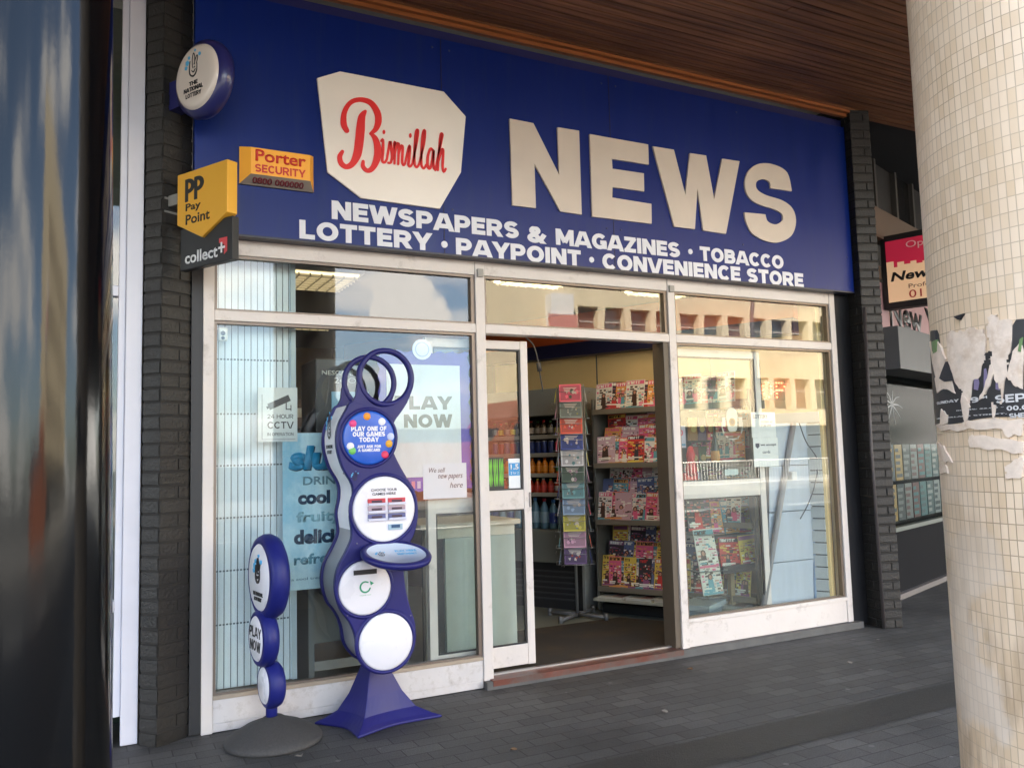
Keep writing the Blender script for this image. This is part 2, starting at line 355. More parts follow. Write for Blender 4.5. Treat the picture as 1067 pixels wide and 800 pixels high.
# ================================================================ SETTING
GZ = -0.05
def paving_mat():
    m = bpy.data.materials.new('paving'); m.use_nodes = True; n = m.node_tree; l = n.links.new; b = n.nodes['Principled BSDF']
    t = n.nodes.new('ShaderNodeTexCoord'); mpn = n.nodes.new('ShaderNodeMapping')
    l(t.outputs['Object'], mpn.inputs[0])
    br = n.nodes.new('ShaderNodeTexBrick'); br.inputs['Scale'].default_value = 1; br.inputs['Brick Width'].default_value = .20; br.inputs['Row Height'].default_value = .40
    mpn.inputs['Rotation'].default_value = (0, 0, 0)
    br.inputs['Brick Width'].default_value = .203; br.inputs['Row Height'].default_value = .103
    br.inputs['Mortar Size'].default_value = .0035; br.inputs['Mortar Smooth'].default_value = .3; br.inputs['Bias'].default_value = -.3
    br.inputs['Color1'].default_value = (.050, .049, .049, 1); br.inputs['Color2'].default_value = (.078, .076, .074, 1); br.inputs['Mortar'].default_value = (.022, .021, .020, 1)
    l(mpn.outputs[0], br.inputs['Vector'])
    nz = n.nodes.new('ShaderNodeTexNoise'); nz.inputs['Scale'].default_value = 1.1; nz.inputs['Detail'].default_value = 9; nz.inputs['Roughness'].default_value = .7; l(t.outputs['Object'], nz.inputs['Vector'])
    mr = n.nodes.new('ShaderNodeMapRange'); mr.inputs[1].default_value = .3; mr.inputs[2].default_value = .7; mr.inputs[3].default_value = .55; mr.inputs[4].default_value = 1.5; l(nz.outputs[0], mr.inputs[0])
    hs = n.nodes.new('ShaderNodeHueSaturation'); l(mr.outputs[0], hs.inputs['Value']); l(br.outputs[0], hs.inputs['Color'])
    n2 = n.nodes.new('ShaderNodeTexNoise'); n2.inputs['Scale'].default_value = 160; n2.inputs['Detail'].default_value = 3; l(t.outputs['Object'], n2.inputs['Vector'])
    m2 = n.nodes.new('ShaderNodeMapRange'); m2.inputs[1].default_value = .3; m2.inputs[2].default_value = .7; m2.inputs[3].default_value = .55; m2.inputs[4].default_value = 1.6; l(n2.outputs[0], m2.inputs[0])
    h2 = n.nodes.new('ShaderNodeHueSaturation'); l(m2.outputs[0], h2.inputs['Value']); l(hs.outputs[0], h2.inputs['Color'])
    # chewing gum spots and chips
    vo = n.nodes.new('ShaderNodeTexVoronoi'); vo.inputs['Scale'].default_value = 4.2; l(t.outputs['Object'], vo.inputs['Vector'])
    ms = n.nodes.new('ShaderNodeMath'); ms.operation = 'LESS_THAN'; ms.inputs[1].default_value = .06; l(vo.outputs['Distance'], ms.inputs[0])
    mg = n.nodes.new('ShaderNodeMix'); mg.data_type = 'RGBA'; mg.inputs[7].default_value = (.14, .135, .13, 1); l(ms.outputs[0], mg.inputs[0]); l(h2.outputs[0], mg.inputs[6])
    l(mg.outputs[2], b.inputs['Base Color'])
    rr = n.nodes.new('ShaderNodeMapRange'); rr.inputs[3].default_value = .5; rr.inputs[4].default_value = .78; l(nz.outputs[0], rr.inputs[0]); l(rr.outputs[0], b.inputs['Roughness'])
    bp = n.nodes.new('ShaderNodeBump'); bp.inputs['Strength'].default_value = .6; bp.inputs['Distance'].default_value = .004
    ad = n.nodes.new('ShaderNodeMath'); ad.operation = 'MULTIPLY_ADD'; ad.inputs[1].default_value = -1.5; l(br.outputs['Fac'], ad.inputs[0]); l(n2.outputs[0], ad.inputs[2])
    l(ad.outputs[0], bp.inputs['Height']); l(bp.outputs[0], b.inputs['Normal'])
    return m
PAV = paving_mat()
def sheet(name, x0, x1, y0, y1, z, m):
    mb = MB(); mb.face([(x0, y0, z), (x1, y0, z), (x1, y1, z), (x0, y1, z)]); return struct(mb.build(name, m, fix=False))
sheet('pavement', -40, 60, -1.2, 12, GZ, PAV)
BAND = mat('dark_paving_strip', (.030, .029, .028), .6, var=.25, vscale=60, bump=.5, bscale=140)
sheet('drain_strip', -20, 40, 3.15, 3.46, GZ+.004, BAND)
ASPH = mat('asphalt', (.06, .06, .06), .8, var=.2, vscale=30, bump=.4, bscale=120)
sheet('ground', -400, 400, -400, 400, GZ-.16, mat('far_ground', (.10, .10, .09), .9, var=.2, vscale=.1))
sheet('road', -80, 90, -15, -1.32, GZ-.13, ASPH)
mb = MB(); mb.box(-40, 60, -1.32, -1.2, GZ-.14, GZ); struct(mb.build('kerb', mat('kerb_stone', (.25, .24, .22), .7, var=.15)))
mb = MB(); mb.box(-80, 90, -24, -15, GZ-.14, GZ); struct(mb.build('far_pavement', mat('pale_paving', (.22, .21, .19), .8, var=.15, vscale=4)))
mb = MB()
for i in range(-10, 12): mb.box(i*6, i*6+3, -8.15, -8.05, GZ-.13, GZ-.122)
struct(mb.build('road_marking', mat('road_paint', (.7, .7, .68), .6)))

# ---- covered way: soffit of narrow boards, and the upper storeys over it
def wood_mat():
    m = bpy.data.materials.new('stained_boards'); m.use_nodes = True; n = m.node_tree; l = n.links.new; b = n.nodes['Principled BSDF']
    t = n.nodes.new('ShaderNodeTexCoord'); mpn = n.nodes.new('ShaderNodeMapping'); mpn.inputs['Scale'].default_value = (.8, 22, 22); l(t.outputs['Object'], mpn.inputs[0])
    z = n.nodes.new('ShaderNodeTexNoise'); z.inputs['Scale'].default_value = 1.6; z.inputs['Detail'].default_value = 8; l(mpn.outputs[0], z.inputs['Vector'])
    r_ = n.nodes.new('ShaderNodeValToRGB'); e = r_.color_ramp.elements
    e[0].position = .3; e[0].color = (.12, .045, .018, 1); e[1].position = .72; e[1].color = (.42, .18, .08, 1); l(z.outputs[0], r_.inputs[0])
    z2 = n.nodes.new('ShaderNodeTexNoise'); z2.inputs['Scale'].default_value = .9; z2.inputs['Detail'].default_value = 5; l(t.outputs['Object'], z2.inputs['Vector'])
    mr = n.nodes.new('ShaderNodeMapRange'); mr.inputs[1].default_value = .3; mr.inputs[2].default_value = .7; mr.inputs[3].default_value = .65; mr.inputs[4].default_value = 1.25; l(z2.outputs[0], mr.inputs[0])
    h = n.nodes.new('ShaderNodeHueSaturation'); l(mr.outputs[0], h.inputs['Value']); l(r_.outputs[0], h.inputs['Color']); l(h.outputs[0], b.inputs['Base Color'])
    b.inputs['Roughness'].default_value = .5
    return m
WOOD = wood_mat()
DIRTY = mat('concrete', (.22, .20, .18), .8, var=.2, vscale=2)
mb = MB(); y = .75; i = 0
rnd = random.Random(3)
while y < 4.80:
    wdt = .062
    xs = [-9] + sorted(rnd.uniform(-8, 30) for _ in range(9)) + [33]
    for a, b_ in zip(xs[:-1], xs[1:]):
        dz = rnd.uniform(-.003, .003); mb.box(a+.002, b_-.002, y, y+wdt-.010, 4.25+dz, 4.27+dz)
    y += wdt; i += 1
struct(mb.build('timber_soffit', WOOD))
TRIMW = mat('orange_stained_batten', (.36, .12, .035), .45, var=.3, vscale=2, stretch=(1, 20, 20))
mb = MB(); mb.box(-2, 5.70, 4.765, 4.80, 4.20, 4.245); mb.box(-2, 5.70, 4.73, 4.762, 4.225, 4.248)
struct(mb.build('soffit_batten', TRIMW))
up = thing('shop_building', 'dark upper storeys over the timber soffit and shopfront', 'building', (0, 8, 4.3))
boxes('upper_storey', [(-9, 34, .7, 16, 4.29, 9.5)], mat('upper_wall', (.16, .14, .12), .8, var=.15), up)  # unseen mass; left end cut to admit light, right end lengthened to shade
boxes('fascia_edge', [(-9, 34.02, .62, .698, 4.1, 4.75)], mat('fascia_white', (.55, .53, .5), .6), up)

# ---- interior of the newsagent (all real: floor, ceiling, walls)
WD = Vector((-.479, .878, 0))                       # direction of the slanting right-hand wall, into the shop
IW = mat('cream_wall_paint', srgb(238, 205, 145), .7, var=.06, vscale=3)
def poly(name, pts, m, kind=True):
    mb = MB(); mb.face(pts); o = mb.build(name, m, fix=False)
    return struct(o) if kind else o
W0 = Vector((5.40, 4.95, 0)); W1 = W0 + WD*5.75
fl = mat('vinyl_floor', srgb(120, 122, 112), .35, var=.12, vscale=4)
mb = MB(); 
P = [(.32, 4.97), (5.39, 4.97), (W1.x, W1.y), (.32, W1.y)]
A = [mb.bm.verts.new((x, y, -.0)) for x, y in P]; mb.bm.faces.new(A); struct(mb.build('shop_floor', fl, fix=False))
mb = MB(); A = [mb.bm.verts.new((x, y, 2.78)) for x, y in P]; mb.bm.faces.new(A[::-1]); struct(mb.build('shop_ceiling', mat('ceiling_tile', (.16, .15, .13), .8, var=.08), fix=False))
def wallbox(name, a, b, z0, z1, th, m):
    a = Vector(a); b = Vector(b); t = (b-a).normalized(); nn = Vector((-t.y, t.x, 0))*th
    mb = MB(); 
    lo = [mb.bm.verts.new((p.x, p.y, z0)) for p in (a, b, b+nn, a+nn)]; hi = [mb.bm.verts.new((p.x, p.y, z1)) for p in (a, b, b+nn, a+nn)]
    mb.bm.faces.new(lo); mb.bm.faces.new(hi)
    for i in range(4): mb.bm.faces.new((lo[i], lo[(i+1) % 4], hi[(i+1) % 4], hi[i]))
    return struct(mb.build(name, m))
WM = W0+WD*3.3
wallbox('shop_wall', W0, WM, -.02, 2.80, -.12, IW); wallbox('shop_wall', WM, W1, -.02, 2.80, -.12, mat('side_wall_shade_tone', srgb(85, 72, 58), .7))  # far stretch of the cream wall coloured dark, shade put into the paint
wallbox('shop_wall', (W1.x, W1.y, 0), (.2, W1.y, 0), -.02, 2.80, -.12, mat('back_wall_shade_tone', srgb(110, 92, 70), .7))  # back wall colour darkened so the depth of the shop looks unlit
wallbox('shop_wall', (.32, W1.y, 0), (.32, 4.98, 0), -.02, 2.80, -.12, mat('left_wall_shade_tone', srgb(95, 85, 72), .7))  # left wall colour darkened likewise for the dim interior
# navy and orange band round the top of the slanting wall
RW = Fr((4.44, 6.71, 0), r=(.479, -.878, 0))       # frame on slanting wall, a to the right(near), n towards the shop
band = thing('painted_bulkhead', 'orange and navy band along the top of the cream shop wall', 'bulkhead', RW(0, 2.4, .1))
boxes('navy_band', [(-3.4, 1.86, .003, .16, 2.36, 2.49)], mat('navy_paint', (.010, .012, .06), .5), band, RW)
boxes('orange_band', [(-3.4, 1.86, .003, .13, 2.493, 2.775)], mat('orange_paint', (.55, .10, .02), .5), band, RW)
mb = MB(); mb.face([(2.3, 5.0, .004), (4.75, 5.0, .004), (4.1, 6.1, .004), (2.6, 6.1, .004)])
tag(mb.build('door_mat', mat('brown_coir', (.035, .028, .022), .9, var=.3, vscale=80, bump=.8, bscale=300, dirt=(.07, .045, .02), dscale=2), fix=False), 'dark brown entrance matting just inside the open doorway', 'door mat')
mb = MB(); mb.box(2.25, 5.62, 4.845, 5.03, GZ-.01, -.0008)
struct(mb.build('shopfront_plinth', mat('plinth_concrete', (.10, .098, .095), .7, var=.25, vscale=6, bump=.3)))
mb = MB(); mb.box(2.29, 3.79, 4.842, 5.028, -.03, .006)
struct(mb.build('threshold', mat('red_quarry_tile', (.13, .035, .022), .45, var=.25, vscale=9, dirt=(.10, .08, .07), dscale=4)))
mb = MB(); mb.box(2.29, 3.80, 4.955, 4.985, .006, .016)
struct(mb.build('door_track', mat('worn_alu', (.45, .45, .45), .35, metal=.8)))

def ceiling_light(x, y, lab, e=.28):
    t = thing('ceiling_light', lab, 'ceiling light', (x, y, 2.78), 'ceiling lights in the shop')
    boxes('housing', [(x-.30, x+.30, y-.30, y+.30, 2.735, 2.775)], mat('light_housing', (.5, .5, .48), .5), t)
    boxes('diffuser', [(x-.27, x+.27, y-.27, y+.27, 2.722, 2.733)], mat('lit_diffuser_%d' % (e*100), (.8, .8, .8), .5, emis=(1, .72, .38), estr=e), t)
    mb = MB()
    for k in range(7):
        q = -.24+k*.08
        mb.box(x+q-.004, x+q+.004, y-.27, y+.27, 2.700, 2.7215); mb.box(x-.27, x+.27, y+q-.004, y+q+.004, 2.7005, 2.721)
    mb.build('louvre', mat('light_housing', (0, 0, 0)), t)
ceiling_light(1.45, 6.0, 'square louvred ceiling light nearest the left window')
ceiling_light(1.85, 7.9, 'square louvred ceiling light further back on the left')
ceiling_light(3.0, 5.32, 'unseen square louvred ceiling light added just inside the doorway to brighten the stock', 1.5)  # added lamp, hidden behind the sign, to light the front stock
ceiling_light(4.2, 5.32, 'unseen square louvred ceiling light added inside the right window to brighten the stock', 1.3)  # second added lamp out of view, brightens stock behind the right window

# ================================================================ SHOPFRONT
YG = 4.93
sf = thing('shopfront', 'white painted timber shopfront of large panes with a row of narrow top lights', 'shopfront', (3, 4.89, 0))
def zt(x): return 2.2175
# uprights
for nm, x0, x1, z0, z1 in (('jamb', .565, .625, -.048, 2.70), ('mullion', 2.25, 2.318, -.045, 2.70), ('mullion', 3.822, 3.885, -.02, 2.70), ('jamb', 5.50, 5.56, .0, 2.70)):
    boxes(nm, [(x0, x1, 4.89, 5.0, z0, z1)], FRAME, sf, bevel=.004)
each('top_rail', [(.6255, 2.2495, 4.895, 4.99, 2.60, 2.70), (2.3185, 3.8215, 4.895, 4.99, 2.60, 2.70), (3.8855, 5.4995, 4.895, 4.99, 2.60, 2.70)], FRAME, sf, bevel=.004)
each('transom', [(.6255, 2.2495, 4.892, 4.99, 2.215, 2.275), (2.3185, 3.8215, 4.892, 4.99, 2.215, 2.275), (3.8855, 5.4995, 4.892, 4.99, 2.215, 2.275)], FRAME, sf, bevel=.004)
SILL = mat('scuffed_white_stallriser', srgb(205, 200, 198), .5, var=.1, vscale=7, dirt=srgb(150, 140, 128), dscale=14, dlo=.52, dhi=.85, bump=.3, bscale=20)
boxes('stall_riser', [(.6255, 2.2495, 4.901, 4.99, -.045, -.0005), (.6255, 2.2495, 4.90, 4.99, .0, .125)], SILL, sf, bevel=.003)
boxes('stall_riser', [(3.8855, 5.4995, 4.90, 4.99, .0, .17)], FRAME, sf, bevel=.003)
boxes('sill', [(.6255, 2.2495, 4.893, 4.99, .126, .148)], mat('tan_sill', srgb(165, 150, 132), .5, var=.1), sf, bevel=.003)
boxes('sill', [(3.8855, 5.4995, 4.890, 4.99, .171, .20)], FRAME, sf, bevel=.003)
# beads round every pane
mb = MB()
def bead(x0, x1, z0, z1, t=.016, y0=4.905, y1=4.945, rail=True):
    mb.box(x0, x0+t, y0, y1, z0, z1); mb.box(x1-t*1.6, x1, y0, y1, z0, z1)
    mb.box(x0+t, x1-t*1.6, y0, y1, z1-t, z1); mb.box(x0+t, x1-t*1.6, y0, y1, z0, z0+t*.7)
bays = ((.6257, 2.2493), (2.3187, 3.8213), (3.8857, 5.4993))
for a, b_ in bays: bead(a, b_, 2.2755, 2.5995)
bead(.6257, 2.2493, .1485, 2.2145); bead(3.8857, 5.4993, .2005, 2.2145)
mb.build('glazing_bead', FRAMED, sf)
def pane(x0, x1, z0, z1, y=YG, parent=None, name='glass_pane'):
    m_ = MB(); m_.box(x0, x1, y, y+.006, z0, z1); return m_.build(name, GLASS, parent)
for a, b_ in bays: pane(a+.01, b_-.01, 2.28, 2.595, parent=sf)
pane(.635, 2.24, .15, 2.21, parent=sf); pane(3.895, 5.49, .202, 2.21, parent=sf)
boxes('jamb_shade_strip', [(3.772, 3.8215, 4.905, 5.04, .006, 2.214)], mat('jamb_shade_brown', srgb(92, 82, 70), .5), sf, bevel=.003)  # strip coloured brown to carry the shade on the opening's inner side
boxes('bracket_cap', [(2.262, 2.306, 4.872, 4.8895, 2.585, 2.64)], mat('plate_grey', (.35, .33, .3), .5), sf, bevel=.004)
boxes('bracket_cap', [(3.83, 3.875, 4.872, 4.8895, 2.59, 2.64)], mat('plate_grey', (.35, .33, .3), .5), sf, bevel=.004)
boxes('dark_post', [(.505, .5645, 4.90, 5.0, -.04, 2.70)], DARKP, sf); boxes('dark_post', [(5.5605, 5.76, 4.91, 5.05, -.04, 4.25)], DARKP, sf)

def leaf(x0, x1, lab, lock):
    t = thing('sliding_door', lab, 'door', ((x0+x1)/2, 4.97, 0))
    y0, y1 = 5.005, 5.05
    st = .055
    boxes('door_frame', [(x0, x0+st, y0, y1, .03, 2.19), (x1-st, x1, y0, y1, .03, 2.19), (x0+st+.0003, x1-st-.0003, y0+.002, y1, 2.13, 2.188)], FRAME, t, bevel=.003)
    boxes('middle_rail', [(x0+st+.0003, x1-st-.0003, y0+.002, y1, 1.05, 1.18)], FRAME, t, bevel=.003)
    boxes('bottom_rail', [(x0+st+.0003, x1-st-.0003, y0+.002, y1, .032, .165)], FRAME, t, bevel=.003)
    pane(x0+st-.005, x1-st+.005, 1.175, 2.135, y0+.02, t); pane(x0+st-.005, x1-st+.005, .16, 1.055, y0+.02, t)
    m_ = MB()
    for z0, z1 in ((1.1802, 2.1298), (.1652, 1.0498)):
        for a, b_ in ((x0+st, x0+st+.01), (x1-st-.014, x1-st)): m_.box(a, b_, y0+.006, y0+.019, z0, z1)
        m_.box(x0+st+.01, x1-st-.014, y0+.006, y0+.019, z0, z0+.01); m_.box(x0+st+.01, x1-st-.014, y0+.006, y0+.019, z1-.01, z1)
    m_.build('rubber_seal', DARKP, t)
    if lock:
        boxes('lock', [(x1-.018, x1-.004, y0-.006, y0-.0003, 1.06, 1.16)], mat('lock_grey', (.2, .2, .2), .35, metal=.7), t, bevel=.002)
    return t
leaf(1.935, 2.685, 'left sliding door leaf with white frame and a small lock plate, beside the open doorway', True)
leaf(3.832, 4.80, 'right sliding door leaf with white frame slid open behind the right window', False)

# ---- fascia sign
sg = thing('shop_sign', 'large navy shop sign reading NEWS with a cream BISMILLAH plaque', 'shop sign', (3.1, 4.85, 3.4))
each('sign_panel', [(.503, 1.9990, 4.80, 4.886, 2.70, 4.12), (2.0010, 3.2990, 4.80, 4.886, 2.70, 4.12), (3.3010, 5.70, 4.80, 4.886, 2.70, 4.12)], NAVY, sg, bevel=.002)
boxes('sign_board', [(.503, 5.70, 4.83, 4.886, 4.121, 4.19)], mat('navy_backboard', (.008, .012, .10), .5), sg)
boxes('lower_trim', [(.503, 5.70, 4.795, 4.886, 2.688, 2.699)], mat('dark_trim', (.02, .02, .04), .4), sg)
def on(u, v): return onY(u, v, 4.79)
pl = [on(*p) for p in ((330, 82), (354, 75), (462, 96), (485, 122), (480, 180), (458, 218), (376, 207), (341, 180))]
mb = MB(); mb.prism(pl, FW, -4.80, -4.782); plaque = mb.build('plaque', CREAM, sg, bevel=.004)
for sx_, sz_ in [(x, z) for x in (.56, 1.94, 2.06, 3.24, 3.36, 4.5, 5.64) for z in (2.99, 4.05)]:
    mb = MB(); mb.lathe([(.008, 0), (.007, .003), (0, .004)], Fr((sx_, 4.7998, sz_)), 10); mb.build('fixing', mat('painted_screw', (.02, .03, .12), .4), sg)
boxes('panel_seam', [(1.997, 2.003, 4.797, 4.7995, 2.70, 4.12), (3.297, 3.303, 4.797, 4.7995, 2.70, 4.12)], mat('seam_dark', (.002, .004, .05), .5), sg)
# script lettering on the plaque (brush strokes)
def zz(x, y): return on(340+x/7.27, 90+y/7.27)
mb = MB(); PW = 1/7.27/185
ST = [0]
def st(pts, wd): ST[0] += 1; ribbon(mb, [zz(*p) for p in pts], [q*PW*1.18 for q in wd], FW, -4.782, -4.777+.0005*ST[0], n=7)
st([(150, 340), (128, 290), (135, 200), (180, 130), (250, 108), (330, 130), (380, 200), (390, 270), (370, 330), (330, 365)], [38, 44, 34, 30, 32, 42, 50, 48, 36, 18])
st([(292, 195), (265, 240), (255, 330), (245, 430), (230, 520), (195, 590), (150, 615), (110, 590), (98, 540), (118, 500)], [20, 50, 62, 62, 58, 42, 34, 38, 34, 24])
st([(330, 362), (365, 400), (385, 470), (380, 550), (350, 620), (310, 645), (275, 615), (275, 575)], [16, 40, 52, 50, 38, 30, 30, 22])
mb.build('lettering', RED, plaque)['label'] = 'large red script capital B'
mb = MB()
T = 19; sk = 0
for pts in ([(412, 420), (425, 412), (425, 500), (420, 570), (440, 580), (455, 555)], [(432, 345), (432, 360)],
            [(455, 555), (478, 425), (486, 470), (494, 530), (485, 580), (465, 585)], [(494, 560), (505, 520), (512, 440), (518, 440), (512, 590)],
            [(514, 520), (530, 450), (545, 450), (540, 595)], [(542, 530), (558, 465), (574, 465), (570, 570), (580, 602), (592, 590)],
            [(592, 590), (620, 470), (628, 468), (622, 560), (618, 600), (632, 612), (648, 590)], [(632, 370), (632, 388)],
            [(648, 590), (680, 430), (690, 350), (682, 338), (672, 380), (664, 500), (664, 590), (682, 618), (700, 590)],
            [(700, 590), (735, 440), (742, 350), (734, 345), (724, 390), (716, 520), (716, 600), (734, 626), (752, 600)],
            [(800, 490), (785, 478), (765, 530), (762, 600), (776, 628), (795, 590), (808, 485), (806, 580), (814, 632), (830, 620)],
            [(822, 640), (838, 560), (870, 400), (874, 370), (864, 368), (856, 420), (845, 560), (840, 640)], [(846, 570), (868, 490), (880, 490), (878, 560), (876, 620), (886, 652), (900, 630)]):
    sk += 1; ribbon(mb, [zz(*p) for p in pts], [T*PW, 24*PW, 22*PW, T*PW], FW, -4.782, -4.777+.0005*(sk % 3), n=4)
mb.build('lettering', RED, plaque)['label'] = 'small red script letters ismillah'
# big NEWS
def nw(x, y): return on(520+x/3.334, 100+y/3.334)
LET = [[(36, 80), (118, 96), (208, 276), (202, 110), (277, 122), (286, 413), (212, 402), (122, 236), (127, 391), (46, 381)],
       [(314, 134), (517, 170), (519, 240), (391, 220), (393, 254), (502, 270), (503, 333), (393, 318), (392, 354), (528, 376), (529, 445), (323, 420)],
       [(533, 176), (606, 188), (646, 345), (662, 200), (718, 208), (746, 360), (774, 219), (834, 228), (787, 480), (708, 468), (688, 322), (679, 464), (608, 455)]]
LETM = mat('cream_letters', srgb(214, 200, 186), .4, var=.03)
for L_ in LET:
    mb = MB(); mb.prism([nw(*p) for p in L_], FW, -4.80, -4.785); mb.build('letter', LETM, sg)
mb = MB()
So = [(1016, 332), (942, 322), (938, 300), (915, 290), (893, 300), (895, 325), (925, 345), (985, 365), (1020, 395), (1030, 440), (1015, 485), (975, 508), (930, 506), (880, 480), (858, 440), (851, 405), (924, 412), (932, 436), (958, 447), (982, 435), (982, 412), (955, 395), (895, 375), (862, 345), (853, 300), (868, 258), (905, 236), (955, 240), (1000, 268)]
So = [nw(*p) for p in So]
sm = []
# smooth the curved runs, keep the terminals sharp
run1 = spline([So[i] for i in range(1, 16)], n=5); run2 = spline([So[i] for i in range(16, 29)]+[So[0]], n=5)
pts = [So[0]] + [(p.x, p.y) for p in run1] + [(p.x, p.y) for p in run2][:-1]
mb.prism(pts, FW, -4.80, -4.785); mb.build('letter', LETM, sg)
SM = mat('white_sign_text', srgb(226, 228, 236), .4)
def sgt(body, x0, x1, z0, z1, t=.25): return blocktext(body, FW, (x0, x1, z0, z1), -4.7995, SM, sg, t=t, gap=.075, ext=.003)
def sgp(body, lt, lb, rt, rb, **k):       # four measured corners on the sign plane
    a_, b_, c_, d_ = (on(*p) for p in (lt, lb, rt, rb)); sgt(body, (a_[0]+b_[0])/2, (c_[0]+d_[0])/2, (b_[1]+d_[1])/2, (a_[1]+c_[1])/2, **k)
sgp('NEWSPAPERS', (346, 207.8), (346, 226.8), (541, 232), (541, 249.5)); sgp('&', (550, 234.5), (550, 252), (569, 237.5), (569, 254))
sgp('MAGAZINES', (579.7, 238.3), (579.7, 255), (709, 252.5), (709, 268)); sgp('TOBACCO', (730, 256.5), (730, 272), (817, 266.4), (817, 279.6))
sgp('LOTTERY', (312.3, 228), (312.3, 248.2), (450, 243.4), (450, 261)); sgp('PAYPOINT', (475.6, 247.5), (475.6, 265.8), (605.8, 260.8), (605.8, 277))
sgp('CONVENIENCE STORE', (628.3, 263.6), (628.3, 280.4), (837.8, 284.7), (837.8, 299.3))
mb = MB()
for x, z, r_ in ((*on(463.5, 254.5), .022), (*on(617, 270.5), .020), (*on(720, 262), .020)): mb.prism(disc_pts(x, z, r_, 20), FW, -4.80, -4.795)
mb.build('lettering', SM, sg)['label'] = 'white dots between the words'

# ---- brick piers: real courses
BR = mat('black_painted_brick', (.014, .0125, .011), .55, var=.4, vscale=9, bump=.5, bscale=60, dirt=(.034, .03, .027), dscale=16, dlo=.6, dhi=.75)
MORT = mat('painted_mortar', (.018, .016, .014), .8, var=.2, vscale=30)
def pier(name, label, pts, z0, z1, seed):
    rn = random.Random(seed); t = thing(name, label, 'brick pier', (pts[0][0], pts[0][1], z0))
    core = MB(); bk = MB()
    n = len(pts); c = Vector((sum(p[0] for p in pts)/n, sum(p[1] for p in pts)/n, 0))
    inn = [(p[0]+(c.x-p[0])*.04, p[1]+(c.y-p[1])*.04) for p in pts]
    lo = [core.bm.verts.new((*p, z0)) for p in inn]; hi = [core.bm.verts.new((*p, z1)) for p in inn]
    core.bm.faces.new(hi)
    for i in range(n): core.bm.faces.new((lo[i], lo[(i+1) % n], hi[(i+1) % n], hi[i]))
    core.build('mortar', MORT, t)
    k = 0; z = z0
    while z < z1-.01:
        h = min(.065, z1-z)
        for i in range(n-1):
            a = Vector((*pts[i], 0)); b_ = Vector((*pts[i+1], 0)); Ld = (b_-a).length; d = (b_-a)/Ld
            nn = Vector((d.y, -d.x, 0))
            if nn.dot(a-c) < 0: nn = -nn
            s = 0; off = 0.1125 if (k+i) % 2 else 0.225
            while s < Ld-.004:
                e = min(Ld, s+off); j = rn.uniform(-.0018, .0018)
                fr = Fr(a, d, n=nn)
                bk.box(s+.0045, e-.0045 if e < Ld else e-.001, -.03, j, z+.005, z+h+rn.uniform(-.001, .001), 0, Fr((a.x, a.y, 0), d, (0, 0, 1), nn))
                s = e; off = .225
        z += .075; k += 1
    bk.build('brickwork', BR, t, bevel=.003, seg=1)
    return t
pier('brick_pier', 'black painted brick pier left of the shopfront, below the round lottery sign', [(.262, 5.15), (.262, 4.905), (.342, 4.82), (.5035, 4.915), (.5035, 5.15)], GZ, 4.25, 1)
rp_ = pier('brick_pier', 'black painted brick pier right of the shopfront with a thin conduit down it', [(5.775, 5.02), (5.70, 4.735), (5.865, 4.675), (5.995, 4.80), (6.02, 5.10)], GZ, 4.25, 2)
mb = MB(); mb.tube([(5.695, 4.705, 2.55), (5.68, 4.715, 1.4), (5.69, 4.71, -.04)], .013)
tag(mb.build('conduit', mat('grey_conduit', (.07, .06, .06), .5, metal=.3)), 'thin grey conduit running down the right brick pier', 'conduit')

# ---- left neighbour: white framed glazing
ln = thing('neighbour_window', 'white framed shop window of the next premises, left of the brick pier', 'shop window', (-.4, 4.97, 0))
WF = mat('cool_white_frame', srgb(205, 205, 215), .35, var=.04)
each('frame', [(.172, .255, 4.93, 5.02, -.045, 4.2), (-1.5, -1.42, 4.93, 5.02, -.045, 4.2)], WF, ln, bevel=.004)
boxes('frame', [(.1355, .1715, 4.95, 5.01, .10, 4.2)], WF, ln, bevel=.004)
each('rail', [(-1.4195, .1352, 4.945, 5.01, -.045, .10), (-1.4195, .1352, 4.945, 5.01, .64, .70), (-1.4195, .1352, 4.945, 5.01, 2.33, 2.39)], WF, ln, bevel=.004)
for z0, z1 in ((.10, .64), (.70, 2.33), (2.39, 4.2)): pane(-1.42, .135, z0, z1, 4.975, ln)
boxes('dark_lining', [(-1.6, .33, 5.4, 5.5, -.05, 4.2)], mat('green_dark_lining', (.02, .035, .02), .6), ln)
wb = MB(); wb.box(-30, -1.501, 4.95, 5.2, -.05, 4.27)
tag(wb.build('side_wall', DIRTY), 'concrete wall beyond the neighbouring window on the far left', 'wall')

# ================================================================ RIGHT NEIGHBOUR, set back at an angle
NB = Fr((5.9, 5.17, 0), r=(.94, .34, 0))
nb = thing('neighbour_shop', 'dark shop with poster-filled window, angled away beyond the right brick pier', 'shop', NB(2, 0, 0))
NW_ = mat('dark_render', (.018, .016, .015), .7, var=.15)
boxes('wall', [(.0, 7, -.35, -.02, 3.02, 9.0), (0, .9, -.35, -.02, GZ, 3.02), (3.8, 7, -.35, -.02, GZ, 3.02)], NW_, nb, NB)
boxes('stall_riser', [(.9, 3.8, -.3, -.02, GZ, .58)], mat('black_tile_riser', (.010, .010, .012), .85, spec=.1), nb, NB)
boxes('kerb_line', [(0, 3.8, -.02, .03, GZ, GZ+.05)], mat('pale_step', (.16, .14, .13), .7), nb, NB)
boxes('window_frame', [(.9, .955, -.06, .012, .58, 2.2), (3.75, 3.8, -.06, .012, .58, 2.2), (.955, 3.75, -.06, .010, .58, .62), (.955, 3.75, -.06, .010, 2.14, 2.2)], mat('pale_green_frame', srgb(88, 94, 86), .5), nb, NB)
